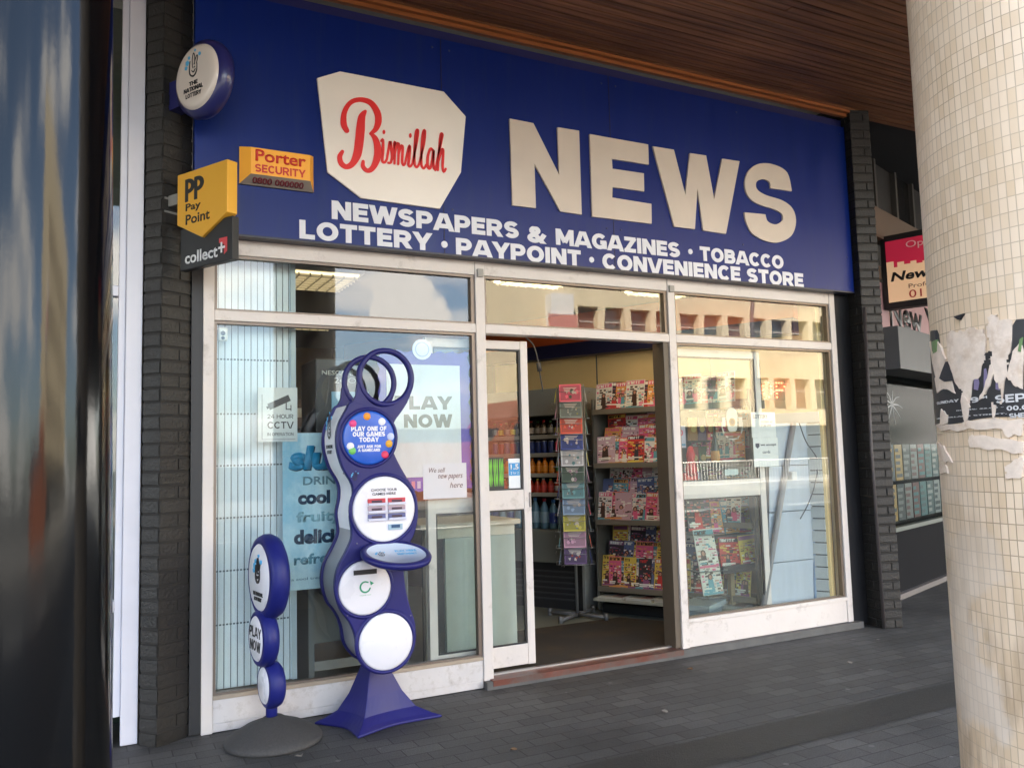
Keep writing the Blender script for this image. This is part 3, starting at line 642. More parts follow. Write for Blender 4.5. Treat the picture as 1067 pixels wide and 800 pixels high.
wp = MB(); wp.box(.955, 3.75, -.03, -.024, .62, 2.14, 0, NB); wp.build('glass_pane', glass_mat('dusty_window_glass', .12, (.8, .83, .82)), nb)
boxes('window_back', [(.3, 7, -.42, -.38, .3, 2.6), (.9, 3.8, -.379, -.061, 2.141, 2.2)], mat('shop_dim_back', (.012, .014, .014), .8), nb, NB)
boxes('shutter_box', [(.52, 3.8, .0, .34, 2.10, 2.49)], mat('grey_steel', (.11, .112, .115), .6, metal=.0, var=.08, vscale=6), nb, NB, bevel=.004)
fs = boxes('fascia', [(.3, 7, -.018, .05, 2.53, 3.0)], mat('pink_fascia', srgb(165, 125, 128), .5), nb, NB)
text('New York', NB, (1.2, 3.4, 2.58, 2.90), .052, BLK, fs, bold=.03)
boxes('ledge', [(0, 7, -.01, .055, 3.03, 3.16), (0, 7, -.01, .10, 3.42, 3.72)], mat('stone_ledge', srgb(104, 86, 72), .7, var=.1), nb, NB)
for k in range(5):
    a = .55+k*1.15
    f_ = boxes('window', [(a, a+.05, -.02, .03, 3.62, 4.7), (a+.55, a+.6, -.02, .03, 3.62, 4.7), (a+.05, a+.55, -.02, .028, 3.62, 3.67), (a+.05, a+.55, -.02, .028, 4.65, 4.7)], mat('grey_window_frame', srgb(75, 72, 68), .6), nb, NB)
    boxes('window_pane', [(a+.05, a+.55, -.019, -.012, 3.67, 4.65)], mat('dark_glass', (.02, .02, .02), .12), f_, NB)
mb = MB(); mb.box(5.6, 34, 4.82, 15, 4.275, 4.288); struct(mb.build('passage_ceiling', mat('void_black', (.01, .01, .01), .9)))  # black sheet closing the gap, its colour stands in for the dark void
# pigeon spikes
mb = MB(); rn = random.Random(5)
for k in range(70):
    a = .2+k*.045; p = NB(a, 3.16, .02)
    mb.tube([p, p+Vector((rn.uniform(-.05, .05), rn.uniform(-.06, .06), .14+rn.uniform(-.03, .03)))], .003, 4)
tag(mb.build('pigeon_spikes', mat('steel_spikes', (.25, .25, .25), .4, metal=.8)), 'row of thin pigeon spikes on the stone ledge above the pink sign', 'pigeon spikes')
# posters and magazines behind neighbour glass
rn = random.Random(9)
cols = [(34, 48, 62), (110, 110, 110), (48, 78, 86), (165, 125, 45), (90, 36, 42), (140, 144, 146), (42, 43, 50), (42, 100, 108)]
k = 0
names = {0: 'slate blue', 1: 'pale grey', 2: 'muted teal', 3: 'yellow', 4: 'dark red', 5: 'off-white', 6: 'charcoal', 7: 'turquoise'}
for row, (z0, z1) in enumerate(((.66, 1.02), (1.06, 1.42))):
    for j in range(9):
        a = 1.02+j*.235; ci = (j*3+row*5) % 8
        mb = MB(); mb.box(a, a+.21, -.10, -.085, z0, z1, 0, NB)
        for q in range(5):
            b0 = z0+.03+q*.064; mb.box(a+.015, a+.015+rn.uniform(.08, .18), -.0848, -.0840, b0, b0+.035, 1, NB)
        tag(mb.build('display_magazine', [flat(*cols[ci]), flat(*cols[(ci+3) % 8])]), '%s magazine, number %d from left, %s row of neighbouring window' % (names[ci], j+1, ('lower', 'upper')[row]), 'magazine', 'magazines in the neighbouring shop window')
bst = MB()
c0 = (1.32, 1.82)
for k in range(9):
    an = k*.7; ribbon(bst, [c0, (c0[0]+.16*math.cos(an), c0[1]+.11*math.sin(an)), (c0[0]+.30*math.cos(an), c0[1]+.17*math.sin(an)-.03)], [.02, .012, .003], NB, -.0235, -.0215, n=2)
tag(bst.build('window_decal', mat('silver_decal', srgb(120, 124, 128), .5)), 'silver starburst decal high on the neighbouring shop window', 'decal')
mb = MB(); mb.box(1.0, 1.12, -.0235, -.0215, 1.48, 1.80, 0, NB)
tag(mb.build('small_notice', flat(95, 98, 95)), 'small pale notice stuck at the left edge of the neighbouring shop window', 'notice')
# projecting light box
PB = Fr(NB(1.10, .29, .06), r=(.34, -.94, 0))
pb = thing('projecting_sign', 'pink and cream projecting sign with skyline and phone number, beside the tiled column', 'sign', PB(.45, 2.8, 0))
boxes('sign_frame', [(0, .95, -.07, .07, 2.44, 3.16)], mat('black_metal_frame', (.015, .015, .016), .4), pb, PB, bevel=.006)
mb = MB(); mb.box(.05, .90, .0705, .074, 2.50, 3.10, 0, PB)
sky_pts = [(.05, 2.86)]; rn = random.Random(2); a = .05
while a < .86:
    w_ = rn.uniform(.03, .07); h_ = rn.uniform(0, .07); sky_pts += [(a, 2.83+h_), (min(a+w_, .90), 2.83+h_)]; a += w_
sky_pts += [(.90, 2.86)]
sky_pts = [(.05, 3.10)] + sky_pts + [(.90, 3.10)]
mb.prism(sky_pts, PB, .0742, .0758, 1)
pan = mb.build('sign_face', [mat('peach_panel', srgb(250, 212, 170), .35, emis=srgb(250, 205, 160), estr=.03), mat('crimson_panel', srgb(205, 45, 75), .35, emis=srgb(205, 45, 75), estr=.03)], pb)
text('Open', PB, (.24, .52, 2.985, 3.07), .0762, flat(245, 215, 205), pan)
text('New York', PB, (.08, .84, 2.70, 2.79), .0745, BLK, pan, bold=.03, shear=.2)
text('Professional', PB, (.24, .66, 2.615, 2.655), .0745, flat(120, 60, 50), pan)
text('0114 275', PB, (.24, .78, 2.52, 2.595), .0745, flat(190, 50, 45), pan)

# ================================================================ COLUMN, POST
def tile_mat():
    m = bpy.data.materials.new('mosaic_tiles'); m.use_nodes = True; n = m.node_tree; l = n.links.new; b = n.nodes['Principled BSDF']
    uv = n.nodes.new('ShaderNodeUVMap'); br = n.nodes.new('ShaderNodeTexBrick'); br.offset = 0; br.inputs['Scale'].default_value = 1
    br.inputs['Brick Width'].default_value = .0172; br.inputs['Row Height'].default_value = .0325; br.inputs['Mortar Size'].default_value = .0011; br.inputs['Mortar Smooth'].default_value = .2
    br.inputs['Color1'].default_value = (.66, .51, .345, 1); br.inputs['Color2'].default_value = (.76, .62, .465, 1); br.inputs['Mortar'].default_value = (.22, .17, .12, 1)
    nd = n.nodes.new('ShaderNodeTexNoise'); nd.inputs['Scale'].default_value = 6; nd.inputs['Detail'].default_value = 2
    l(uv.outputs[0], nd.inputs['Vector'])
    va = n.nodes.new('ShaderNodeVectorMath'); va.operation = 'MULTIPLY_ADD'; va.inputs[1].default_value = (.004, .004, 0); l(nd.outputs['Color'], va.inputs[0]); l(uv.outputs[0], va.inputs[2]); l(va.outputs[0], br.inputs['Vector'])
    t = n.nodes.new('ShaderNodeTexCoord')
    # grout colour varies: clean in places, dark in others
    z = n.nodes.new('ShaderNodeTexNoise'); z.inputs['Scale'].default_value = 3.5; z.inputs['Detail'].default_value = 4; l(t.outputs['Object'], z.inputs['Vector'])
    mr = n.nodes.new('ShaderNodeMapRange'); mr.inputs[1].default_value = .35; mr.inputs[2].default_value = .65; l(z.outputs[0], mr.inputs[0])
    gm = n.nodes.new('ShaderNodeMix'); gm.data_type = 'RGBA'; gm.inputs[6].default_value = (.36, .27, .18, 1); gm.inputs[7].default_value = (.60, .48, .35, 1); l(mr.outputs[0], gm.inputs[0]); l(gm.outputs[2], br.inputs['Mortar'])
    # grime low down (z < .9): brown smears stretched vertically
    mp2 = n.nodes.new('ShaderNodeMapping'); mp2.inputs['Scale'].default_value = (9, 9, 2.2); l(t.outputs['Object'], mp2.inputs[0])
    z2 = n.nodes.new('ShaderNodeTexNoise'); z2.inputs['Scale'].default_value = 2.2; z2.inputs['Detail'].default_value = 8; l(mp2.outputs[0], z2.inputs['Vector'])
    m2 = n.nodes.new('ShaderNodeMapRange'); m2.inputs[1].default_value = .46; m2.inputs[2].default_value = .62; l(z2.outputs[0], m2.inputs[0])
    sp = n.nodes.new('ShaderNodeSeparateXYZ'); l(t.outputs['Object'], sp.inputs[0])
    m3 = n.nodes.new('ShaderNodeMapRange'); m3.inputs[1].default_value = 1.45; m3.inputs[2].default_value = .7; m3.inputs[3].default_value = .06; m3.inputs[4].default_value = .6; l(sp.outputs[2], m3.inputs[0])
    mu = n.nodes.new('ShaderNodeMath'); mu.operation = 'MULTIPLY'; l(m2.outputs[0], mu.inputs[0]); l(m3.outputs[0], mu.inputs[1])
    dm = n.nodes.new('ShaderNodeMix'); dm.data_type = 'RGBA'; dm.inputs[7].default_value = (.27, .19, .12, 1); l(mu.outputs[0], dm.inputs[0]); l(br.outputs[0], dm.inputs[6])
    # old paste residue, pale
    z4 = n.nodes.new('ShaderNodeTexNoise'); z4.inputs['Scale'].default_value = 5; z4.inputs['Detail'].default_value = 7; l(t.outputs['Object'], z4.inputs['Vector'])
    m4 = n.nodes.new('ShaderNodeMapRange'); m4.inputs[1].default_value = .52; m4.inputs[2].default_value = .58; l(z4.outputs[0], m4.inputs[0])
    mu4 = n.nodes.new('ShaderNodeMath'); mu4.operation = 'MULTIPLY'; l(m4.outputs[0], mu4.inputs[0]); l(m3.outputs[0], mu4.inputs[1])
    pm = n.nodes.new('ShaderNodeMix'); pm.data_type = 'RGBA'; pm.inputs[7].default_value = (.70, .64, .58, 1); l(mu4.outputs[0], pm.inputs[0]); l(dm.outputs[2], pm.inputs[6])
    l(pm.outputs[2], b.inputs['Base Color'])
    b.inputs['Roughness'].default_value = .38
    bp = n.nodes.new('ShaderNodeBump'); bp.inputs['Strength'].default_value = .5; bp.inputs['Distance'].default_value = .0015; bp.invert = True; l(br.outputs['Fac'], bp.inputs['Height']); l(bp.outputs[0], b.inputs['Normal'])
    return m
CX, CY, CR = 2.3*math.sin(R(62.1)), 2.3*math.cos(R(62.1)), .322
AZC = math.atan2(CX, CY); CD = math.hypot(CX, CY)
CR = CD*math.sin(AZC-R(54.05))
mb = MB(); n = 96
zs = [GZ, 4.25]
vs = [[mb.bm.verts.new((CX+CR*math.cos(2*math.pi*k/n), CY+CR*math.sin(2*math.pi*k/n), z)) for k in range(n)] for z in zs]
for k in range(n):
    f = mb.bm.faces.new((vs[0][k], vs[0][(k+1) % n], vs[1][(k+1) % n], vs[1][k])); f.smooth = True
    for lp, (kk, z) in zip(f.loops, ((k, GZ), (k+1, GZ), (k+1, 4.25), (k, 4.25))): lp[mb.uv].uv = (kk*2*math.pi*CR/n, z)
col = tag(mb.build('tiled_column', tile_mat(), fix=False), 'round column clad in small cream mosaic tiles at the right edge', 'column')
# flyposter remains wrapped on the column
def cyl_hit(u, v):
    d = ray(u, v); a = d.x**2+d.y**2; b_ = -(d.x*CX+d.y*CY); c_ = CX*CX+CY*CY-CR*CR
    disc = b_*b_-a*c_
    if disc < 0: disc = 0
    t = (-b_-math.sqrt(disc))/a
    x, y, z = d.x*t, d.y*t, EYE+d.z*t
    th = math.atan2(y-CY, x-CX)
    return ((th-2*math.pi if th > 0 else th)*CR, z)
TH0 = math.atan2(-CY, -CX)*CR            # arc coordinate facing the camera; arc increases to the viewer's right
def arc(u, v):
    s, z = cyl_hit(u, v); return (s, z)
def cw(a, b, d): 
    th = a/CR; return Vector((CX+(CR+d)*math.cos(th), CY+(CR+d)*math.sin(th), b))
def patch(mb, pts, d, mi=0, step=.012):
    # outline (s,z) filled on the cylinder by vertical strips
    ss = [p[0] for p in pts]; s0, s1 = min(ss), max(ss); N = max(2, int((s1-s0)/step))
    def span(s):
        zs_ = []
        for i in range(len(pts)):
            (a, za), (b_, zb) = pts[i], pts[(i+1) % len(pts)]
            if (a <= s < b_) or (b_ <= s < a): zs_.append(za+(zb-za)*(s-a)/(b_-a))
        zs_.sort(); return zs_
    for i in range(N):
        a = s0+(s1-s0)*i/N+1e-6; b_ = s0+(s1-s0)*(i+1)/N-1e-6; A, B = span(a), span(b_)
        if len(A) != len(B): B = A
        for k in range(0, len(A)-1, 2):
            q = [cw(a, A[k], d), cw(b_, B[k], d), cw(b_, B[k+1], d), cw(a, A[k+1], d)]
            q2 = [cw(a, A[k], .0004), cw(b_, B[k], .0004), cw(b_, B[k+1], .0004), cw(a, A[k+1], .0004)]
            mb.face(q, mi); mb.face(q2[::-1], mi)
            mb.face([q2[0], q2[1], q[1], q[0]], mi); mb.face([q[3], q[2], q2[2], q2[3]], mi)
def z7(x, y): return arc(960+x/4.449, 320+y/4.449)
PPR = mat('torn_paper', srgb(222, 206, 190), .8, var=.10, vscale=40, bump=.25, bscale=60, dirt=srgb(190, 165, 140), dscale=18, dlo=.5, dhi=.75)
PBK = mat('poster_black', (.03, .03, .032), .55, var=.3, vscale=30)
fp = thing('flyposter', 'torn black gig poster remains pasted round the tiled column', 'poster', (CX-.2, CY-.3, 1.4))
mb = MB()
base = [z7(*p) for p in ((66, 545), (60, 470), (56, 380), (44, 270), (46, 110), (80, 105), (92, 200), (100, 250), (150, 330), (180, 360), (220, 330), (280, 300), (292, 215), (320, 200), (316, 300), (360, 250), (420, 180), (426, 60), (475, 55))]
e0 = z7(475, 55); e1 = z7(475, 505)
base += [(e0[0]+.22, e0[1]-.02), (e1[0]+.22, e1[1]-.02), e1] + [z7(*p) for p in ((400, 508), (330, 510), (250, 520), (190, 535), (120, 545))]
patch(mb, base, .0022, 0, .008); mb.build('poster_sheet', PBK, fp)
mb = MB(); rn = random.Random(4)
def shred(pts, d=.0042):
    q = []
    P_ = [z7(*p) for p in pts]
    for i in range(len(P_)):
        a, b_ = P_[i], P_[(i+1) % len(P_)]
        for k in range(4):
            t = k/4; q.append((a[0]+(b_[0]-a[0])*t+rn.uniform(-.0025, .0025)*(k > 0), a[1]+(b_[1]-a[1])*t+rn.uniform(-.004, .004)*(k > 0)))
    patch(mb, q, d, 0, .004)
shred([(125, 125), (150, 110), (200, 115), (235, 95), (290, 100), (305, 170), (290, 260), (270, 330), (245, 340), (235, 430), (220, 470), (205, 530), (198, 420), (190, 380), (160, 340), (130, 250)])
shred([(300, 90), (350, 60), (425, 60), (425, 190), (400, 250), (395, 330), (380, 420), (365, 465), (370, 380), (340, 330), (320, 280), (325, 200)], .005)
shred([(330, 250), (345, 300), (320, 370), (290, 425), (275, 430), (300, 370), (318, 300)], .0055)
shred([(430, 200), (475, 150), (475, 380), (440, 370), (400, 320)], .0052)
shred([(46, 160), (80, 150), (120, 240), (105, 300), (80, 330), (60, 260)], .0046)
shred([(70, 330), (110, 280), (150, 340), (165, 400), (120, 380), (80, 400)], .0042)
shred([(225, 600), (260, 595), (380, 610), (475, 620), (475, 680), (400, 665), (300, 660), (232, 650)])
shred([(75, 545), (190, 542), (240, 528), (475, 515), (475, 590), (350, 560), (200, 570), (100, 575)], .0036)
shred([(380, 560), (475, 550), (475, 590), (400, 600)], .005)
shred([(80, 620), (110, 640), (150, 720), (110, 710), (85, 680)]); shred([(385, 740), (440, 700), (475, 690), (475, 790), (400, 800)])
shred([(190, 400), (230, 440), (225, 500), (212, 545), (200, 480)], .0056); shred([(330, 440), (352, 455), (348, 500), (335, 520), (326, 480)], .0048); shred([(100, 470), (130, 500), (128, 540), (95, 545)], .0047); shred([(90, 740), (120, 730), (130, 770), (95, 775)]); shred([(310, 45), (350, 35), (360, 75), (320, 80)])
mb.build('torn_layer', PPR, fp)
mb = MB()
for pts in ([(160, 45), (205, 30), (185, 62)], [(95, 330), (125, 250), (150, 300), (160, 340), (120, 345)]): patch(mb, [z7(*p) for p in pts], .0062, 0, .004)
patch(mb, [z7(*p) for p in ((55, 120), (78, 112), (80, 190), (62, 205))], .0062, 0, .004)
mb.build('paper_scrap', mat('scrap_dark', (.02, .02, .025), .5), fp)
mb = MB(); patch(mb, [z7(*p) for p in ((62, 160), (84, 150), (82, 205), (66, 215))], .0070, 0, .004); patch(mb, [z7(*p) for p in ((452, 160), (475, 140), (475, 210), (455, 205))], .0070, 0, .004)
mb.build('paper_scrap', flat(105, 135, 85), fp)
mb = MB()
for x0 in (245, 290, 345): patch(mb, [z7(x0, 290), z7(x0+20, 280), z7(x0+28, 350), z7(x0+22, 385), z7(x0+4, 380)], .0034, 0, .004)
mb.build('poster_artwork', flat(128, 118, 150), fp)
PTX = flat(205, 205, 205)
def ctext(body, p0, p1, **k):
    a = z7(*p0); b_ = z7(*p1); blocktext(body, None, (a[0], b_[0], min(a[1], b_[1]), max(a[1], b_[1])), .0024, PTX, fp, warp=cw, ext=.0006, t=.2)
ctext('SUNDAY', (78, 452), (178, 425), bold=.03); ctext('19', (205, 446), (268, 415), bold=.03); ctext('TH', (275, 425), (308, 410), bold=.02)
a_, b_ = z7(348, 446), z7(475, 415)
blocktext('SEPT', None, (a_[0], a_[0]+.085, a_[1], a_[1]+.017), .0024, PTX, fp, warp=cw, ext=.0006, t=.2)
ctext('DOORS: 22.00 -', (168, 482), (385, 460), bold=.03); a_ = z7(400, 480)
blocktext('00.00', None, (a_[0], a_[0]+.055, a_[1], a_[1]+.010), .0024, PTX, fp, warp=cw, ext=.0006, t=.2)
ctext('UNI, 2 HOLLAND STREET,', (78, 515), (400, 494), bold=.03); a_ = z7(412, 515)
blocktext('SHEFF', None, (a_[0], a_[0]+.050, a_[1], a_[1]+.010), .0024, PTX, fp, warp=cw, ext=.0006, t=.2)

def gloss_post():
    m = bpy.data.materials.new('black_gloss_paint'); m.use_nodes = True; n = m.node_tree; l = n.links.new; b = n.nodes['Principled BSDF']
    b.inputs['Base Color'].default_value = (.0016, .0017, .002, 1); b.inputs['Roughness'].default_value = .10; b.inputs['Specular IOR Level'].default_value = .15; b.inputs['Coat Weight'].default_value = .32; b.inputs['Coat Roughness'].default_value = .11; b.inputs['Coat IOR'].default_value = 1.5
    t = n.nodes.new('ShaderNodeTexCoord'); z = n.nodes.new('ShaderNodeTexNoise'); z.inputs['Scale'].default_value = 26; z.inputs['Detail'].default_value = 5; l(t.outputs['Object'], z.inputs['Vector'])
    mpn = n.nodes.new('ShaderNodeMapping'); mpn.inputs['Scale'].default_value = (1, 1, .35); l(t.outputs['Object'], mpn.inputs[0]); l(mpn.outputs[0], z.inputs['Vector'])
    bp = n.nodes.new('ShaderNodeBump'); bp.inputs['Strength'].default_value = .10; bp.inputs['Distance'].default_value = .004; l(z.outputs[0], bp.inputs['Height']); l(bp.outputs[0], b.inputs['Normal']); l(bp.outputs[0], b.inputs['Coat Normal'])
    return m
PD = 1.3; 
mb = MB(); prof = []
azc_ = R(-4.0); px, py = PD*math.sin(azc_), PD*math.cos(azc_)
def edge_r(z):   # radius so that the right-hand silhouette stays where the photograph has it
    t = (z-1.0)/1.1; az = 1.62+(.98-1.62)*t; return PD*math.sin(R(az)-azc_)
fr = Fr((px, py, 0), r=(1, 0, 0), u=(0, 1, 0), n=(0, 0, 1))
mb.lathe([(0, GZ), (.19, GZ), (.19, .18), (.165, .24), (edge_r(.5), .32), (edge_r(1.0), 1.0), (edge_r(1.6), 1.6), (edge_r(2.2), 2.2), (edge_r(3.4), 3.4), (edge_r(4.6)+.001, 4.24), (0, 4.24)], fr, 64)
tag(mb.build('black_post', gloss_post()), 'glossy black painted cast-iron post close to the camera at the left edge', 'post')

# ================================================================ SIGNS ON THE LEFT PIER
OUT = Vector((.5, -.87, 0)).normalized()
# round lottery sign
q = Vector((.545, 4.60, 3.475)); F1 = Fr(q, r=OUT)
F1 = Fr(q, r=OUT, n=(-.87, -.5, 0))
ls = thing('round_sign', 'round lottery sign with navy rim on a bracket high on the left pier', 'sign', q)
mb = MB(); mb.lathe([(0, -.03), (.17, -.03), (.205, -.018), (.216, .010), (.208, .045), (.178, .062)], F1, 48); mb.build('rim', mat('navy_rim', (.02, .022, .13), .3, coat=.3), ls)
mb = MB(); mb.lathe([(.178, .0615), (.172, .072), (.155, .080), (.12, .082), (0, .0825)], F1, 48); fc = mb.build('face', mat('sign_face_cream', srgb(226, 214, 204), .22, coat=.3), ls)
boxes('bracket', [(-.33, -.19, -.05, .03, -.10, .06)], mat('navy_rim', (0, 0, 0)), ls, F1)
def fingers(fr, cx, cy, s, d0, d1, parent, name='emblem'):
    """crossed-fingers smiling hand with light blue confetti"""
    mb = MB()
    def rb(pts, wd, mi=0): ribbon(mb, [(cx+x*s, cy+y*s) for x, y in pts], [q_*s for q_ in wd], fr, d0, d1, mi, n=4)
    rb([(-.35, .5), (-.4, .1), (-.35, -.35), (0, -.55), (.3, -.3), (.35, .2)], [.06, .08, .1, .12, .08, .05])
    rb([(-.1, .1), (-.12, .6), (0, .95), (.12, .7), (.1, .2)], [.05, .06, .06, .06, .05]); rb([(.05, .2), (.3, .7), (.42, .6), (.3, .2)], [.05, .06, .06, .05])
    rb([(-.18, -.15), (0, -.28), (.18, -.12)], [.05, .09, .05]); rb([(-.05, .05), (-.05, .0)], [.07, .07]); rb([(.12, .05), (.12, .0)], [.07, .07])
    for x, y, r_ in ((-.62, .45, .2), (-.75, .15, .15), (.6, .75, .14), (-.45, .75, .13), (.15, 1.1, .10)):
        mb.prism([(cx+(x+r_*c_*math.cos(k*1.2566))*s, cy+(y+r_*c_*math.sin(k*1.2566))*s) for k in range(5) for c_ in (1,)], fr, d0, d1, 1)
    return mb.build(name, [BLK, LIGHTB], parent)
fingers(F1, -.005, .045, .085, .0826, .0845, fc)
blocktext('THE', F1, (-.040, .030, -.050, -.028), .083, BLK, fc, ext=.002, t=.2); blocktext('NATIONAL', F1, (-.085, .075, -.082, -.058), .083, BLK, fc, ext=.002, t=.2); blocktext('LOTTERY', F1, (-.070, .060, -.114, -.090), .082, BLK, fc, ext=.002, t=.2)

# hexagon-bottomed payment sign
q = Vector((.435, 4.79, 0)); F2 = Fr(q, r=OUT, n=(-.87, -.5, 0))
ps = thing('projecting_sign', 'yellow and black pay point projecting sign below the round lottery sign', 'sign', q+Vector((0, 0, 2.7)))
YEL = mat('yellow_acrylic', srgb(235, 175, 60), .3, coat=.2)
def uz(u, v):   # pixel on the sign plane -> (a, z)
    d = ray(u, v); t = q.dot(F2.n)/Vector((d.x, d.y, 0)).dot(F2.n); p = Vector((d.x*t, d.y*t, 0)); return ((p-q).dot(F2.r), EYE+d.z*t)
def u8(x, y): return uz(180+x/6.15, 160+y/6.15)
bk = [u8(*p) for p in ((62, 440), (385, 240), (400, 680), (72, 752))]
L0, L1 = u8(62, 440)[0], u8(395, 400)[0]
zb0 = u8(72, 752)[1]
zb = (u8(72, 752)[1]+u8(400, 680)[1])/2
ztop = (u8(56, 152)[1]+u8(330, 62)[1])/2
boxes('black_panel', [(L0, L1, -.03, .012, zb, ztop-.30)], BLK, ps, F2, bevel=.004)
hx = [(L0-.005, ztop), (L1-.02, ztop), (L1-.02, u8(360, 385)[1]), (u8(215, 543)[0], u8(215, 543)[1]), (L0-.005, u8(58, 470)[1])]
mb = MB(); mb.prism(hx, F2, -.035, .030, 0); hexo = mb.build('yellow_panel', YEL, ps, bevel=.004)
def bx8(x0, y0, x1, y1):
    a, b_ = u8(x0, y0), u8(x1, y1); return (a[0], b_[0], b_[1], a[1])
def tt(body, x0, yt, x1, yb, skew, m_, par, d, **k):
    # yt/yb measured at x0; the print is level on the sign
    a = u8(x0, yt); b_ = u8(x0, yb); c_ = u8(x1, yt-skew); text(body, F2, (a[0], c_[0], b_[1], a[1]), d, m_, par, **k)
tt('Pay', 115, 335, 210, 395, 22, BLK, hexo, .0302, bold=.015); tt('Point', 115, 405, 268, 468, 36, BLK, hexo, .0302, bold=.015)
a0_, a1_ = u8(112, 180), u8(185, 300)
mb = MB()
for k, xo in ((0, 0), (1, .078)):
    x0 = a0_[0]+xo; zt_ = a0_[1]; zb_ = zt_-.125
    mb.prism([(x0, zb_), (x0+.026, zb_), (x0+.026, zt_), (x0, zt_)], F2, .0302, .0318)
    pts = [(x0+.026, zt_)]+[(x0+.030+.052*math.cos(a), zt_-.040+.040*math.sin(a)) for a in np.linspace(math.pi/2, -math.pi/2, 12)]+[(x0+.026, zt_-.080)]
    mb.prism([pts[0]]+pts[1:-1]+[pts[-1], (x0+.026, zt_-.060)]+[(x0+.028+.022*math.cos(a), zt_-.040+.018*math.sin(a)) for a in np.linspace(-math.pi/2, math.pi/2, 10)]+[(x0+.026, zt_-.022)], F2, .0302, .0318)
mb.build('emblem', BLK, hexo)
tt('collect', 92, 640, 300, 715, 52, mat('white_vinyl', (0, 0, 0)), ps, .0122, bold=.02)
a = u8(318, 600)
mb = MB(); mb.prism([(a[0]-.01, a[1]+.045), (a[0]+.055, a[1]+.045), (a[0]+.055, a[1]-.03), (a[0]+.03, a[1]-.045), (a[0]+.03, a[1]+.01), (a[0]-.01, a[1]+.02)], F2, .0122, .0135, 0)
mb.prism([(a[0]-.015, a[1]-.012), (a[0]+.038, a[1]-.012), (a[0]+.038, a[1]-.0), (a[0]-.015, a[1]-.0)], F2, .0136, .0145, 1); mb.prism([(a[0]+.005, a[1]-.034), (a[0]+.018, a[1]-.034), (a[0]+.018, a[1]+.022), (a[0]+.005, a[1]+.022)], F2, .0146, .0155, 1)
mb.build('emblem', [mat('coral', (.65, .06, .07), .4), WHITE], ps)
boxes('bracket', [(L0-.10, L0-.006, -.03, .03, ztop-.16, ztop-.10), (L0-.12, L0-.09, -.05, .05, ztop-.24, ztop-.06)], mat('bracket_grey', (.25, .24, .22), .5), ps, F2)

# alarm box
ab = thing('alarm_box', 'yellow alarm box lettered Porter SECURITY fixed to the navy sign', 'alarm box', (.95, 4.8, 3.1))
mb = MB(); x0, x1, z0, z1 = .742, 1.164, 2.988, 3.205
o_ = [(x0, z0), (x1, z0), (x1, z1), (x0, z1)]; i_ = [(x0+.055, z0+.05), (x1-.03, z0+.05), (x1-.03, z1-.012), (x0+.055, z1-.012)]
A = [mb.bm.verts.new(FW(a, b_, -4.799)) for a, b_ in o_]; A2 = [mb.bm.verts.new(FW(a, b_, -4.785)) for a, b_ in o_]; B = [mb.bm.verts.new(FW(a, b_, -4.735)) for a, b_ in i_]
mb.bm.faces.new(B).material_index = 0
for i in range(4):
    j = (i+1) % 4
    mb.bm.faces.new((A[i], A[j], A2[j], A2[i])).material_index = 1; mb.bm.faces.new((A2[i], A2[j], B[j], B[i])).material_index = 1 if i == 0 else 0
mb.build('housing', [mat('alarm_yellow', srgb(250, 175, 50), .4), mat('alarm_grey', srgb(140, 130, 120), .5)], ab)
AR = mat('alarm_red', (.60, .03, .015), .45)
text('Porter', FW, (.822, 1.108, 3.115, 3.185), -4.7345, AR, ab, bold=.022); blocktext('SECURITY', FW, (.820, 1.105, 3.052, 3.098), -4.7345, AR, ab, t=.2, ext=.002)
AF = Fr((0, 4.76, 3.013), r=(1, 0, 0), u=(0, -.05, .05), n=(0, -.7, -.7))
text('0800 000000', AF, (.81, 1.10, -.020, .020), .0035, mat('dark_red_print', (.16, .01, .02), .5), ab, bold=.02)

# ================================================================ LOTTERY PLAY STAND
YS = 4.45
def sp_(u, v): return onY(u, v, YS)
st_ = thing('lottery_stand', 'tall navy and white lottery play stand with loop top and round panels', 'play stand', (1.5, 4.6, GZ))
outl = [(412, 432), (404, 446), (410, 470), (421, 492), (433, 512), (436, 535), (432, 556), (424, 572), (421, 590), (423, 612), (427, 630), (433, 650), (433, 672), (423, 692), (404, 702), (386, 697), (374, 682), (370, 662), (364, 648), (354, 634), (349, 612), (352, 592), (361, 574), (367, 558), (365, 538), (368, 520), (367, 505), (357, 487), (351, 465), (352, 445), (360, 428), (368, 418), (392, 426)]
outl = [sp_(*p) for p in outl]
sil = [(p.x, p.y) for p in spline(outl, closed=True, n=4)]
def inset(pts, k):
    n_ = len(pts); o = []
    for i in range(n_):
        a = Vector(pts[i-1]); b_ = Vector(pts[(i+1) % n_]); t = (b_-a).normalized(); nn = Vector((-t.y, t.x)); 
        o.append((pts[i][0]+nn.x*k, pts[i][1]+nn.y*k))
    return o
area = sum(sil[i-1][0]*sil[i][1]-sil[i][0]*sil[i-1][1] for i in range(len(sil)))
ins = inset(sil, .014 if area > 0 else -.014)
mb = MB(); mb.prism(sil, FW, -(YS+.045), -YS); front = mb.build('front_panel', LBLUE, st_, bevel=.008, seg=3)
mb = MB(); mb.prism(sil, FW, -(YS+.34), -(YS+.31)); mb.build('rear_panel', LBLUE, st_, bevel=.006)
SIDE = mat('silver_side', srgb(170, 170, 172), .4, metal=.1, var=.08, vscale=4); SIDEW = mat('white_side_wrap', srgb(246, 246, 250), .4)
mb = MB(); n_ = len(ins); A = [mb.bm.verts.new(FW(a, b_, -(YS+.0455))) for a, b_ in ins]; B = [mb.bm.verts.new(FW(a, b_, -(YS+.309))) for a, b_ in ins]
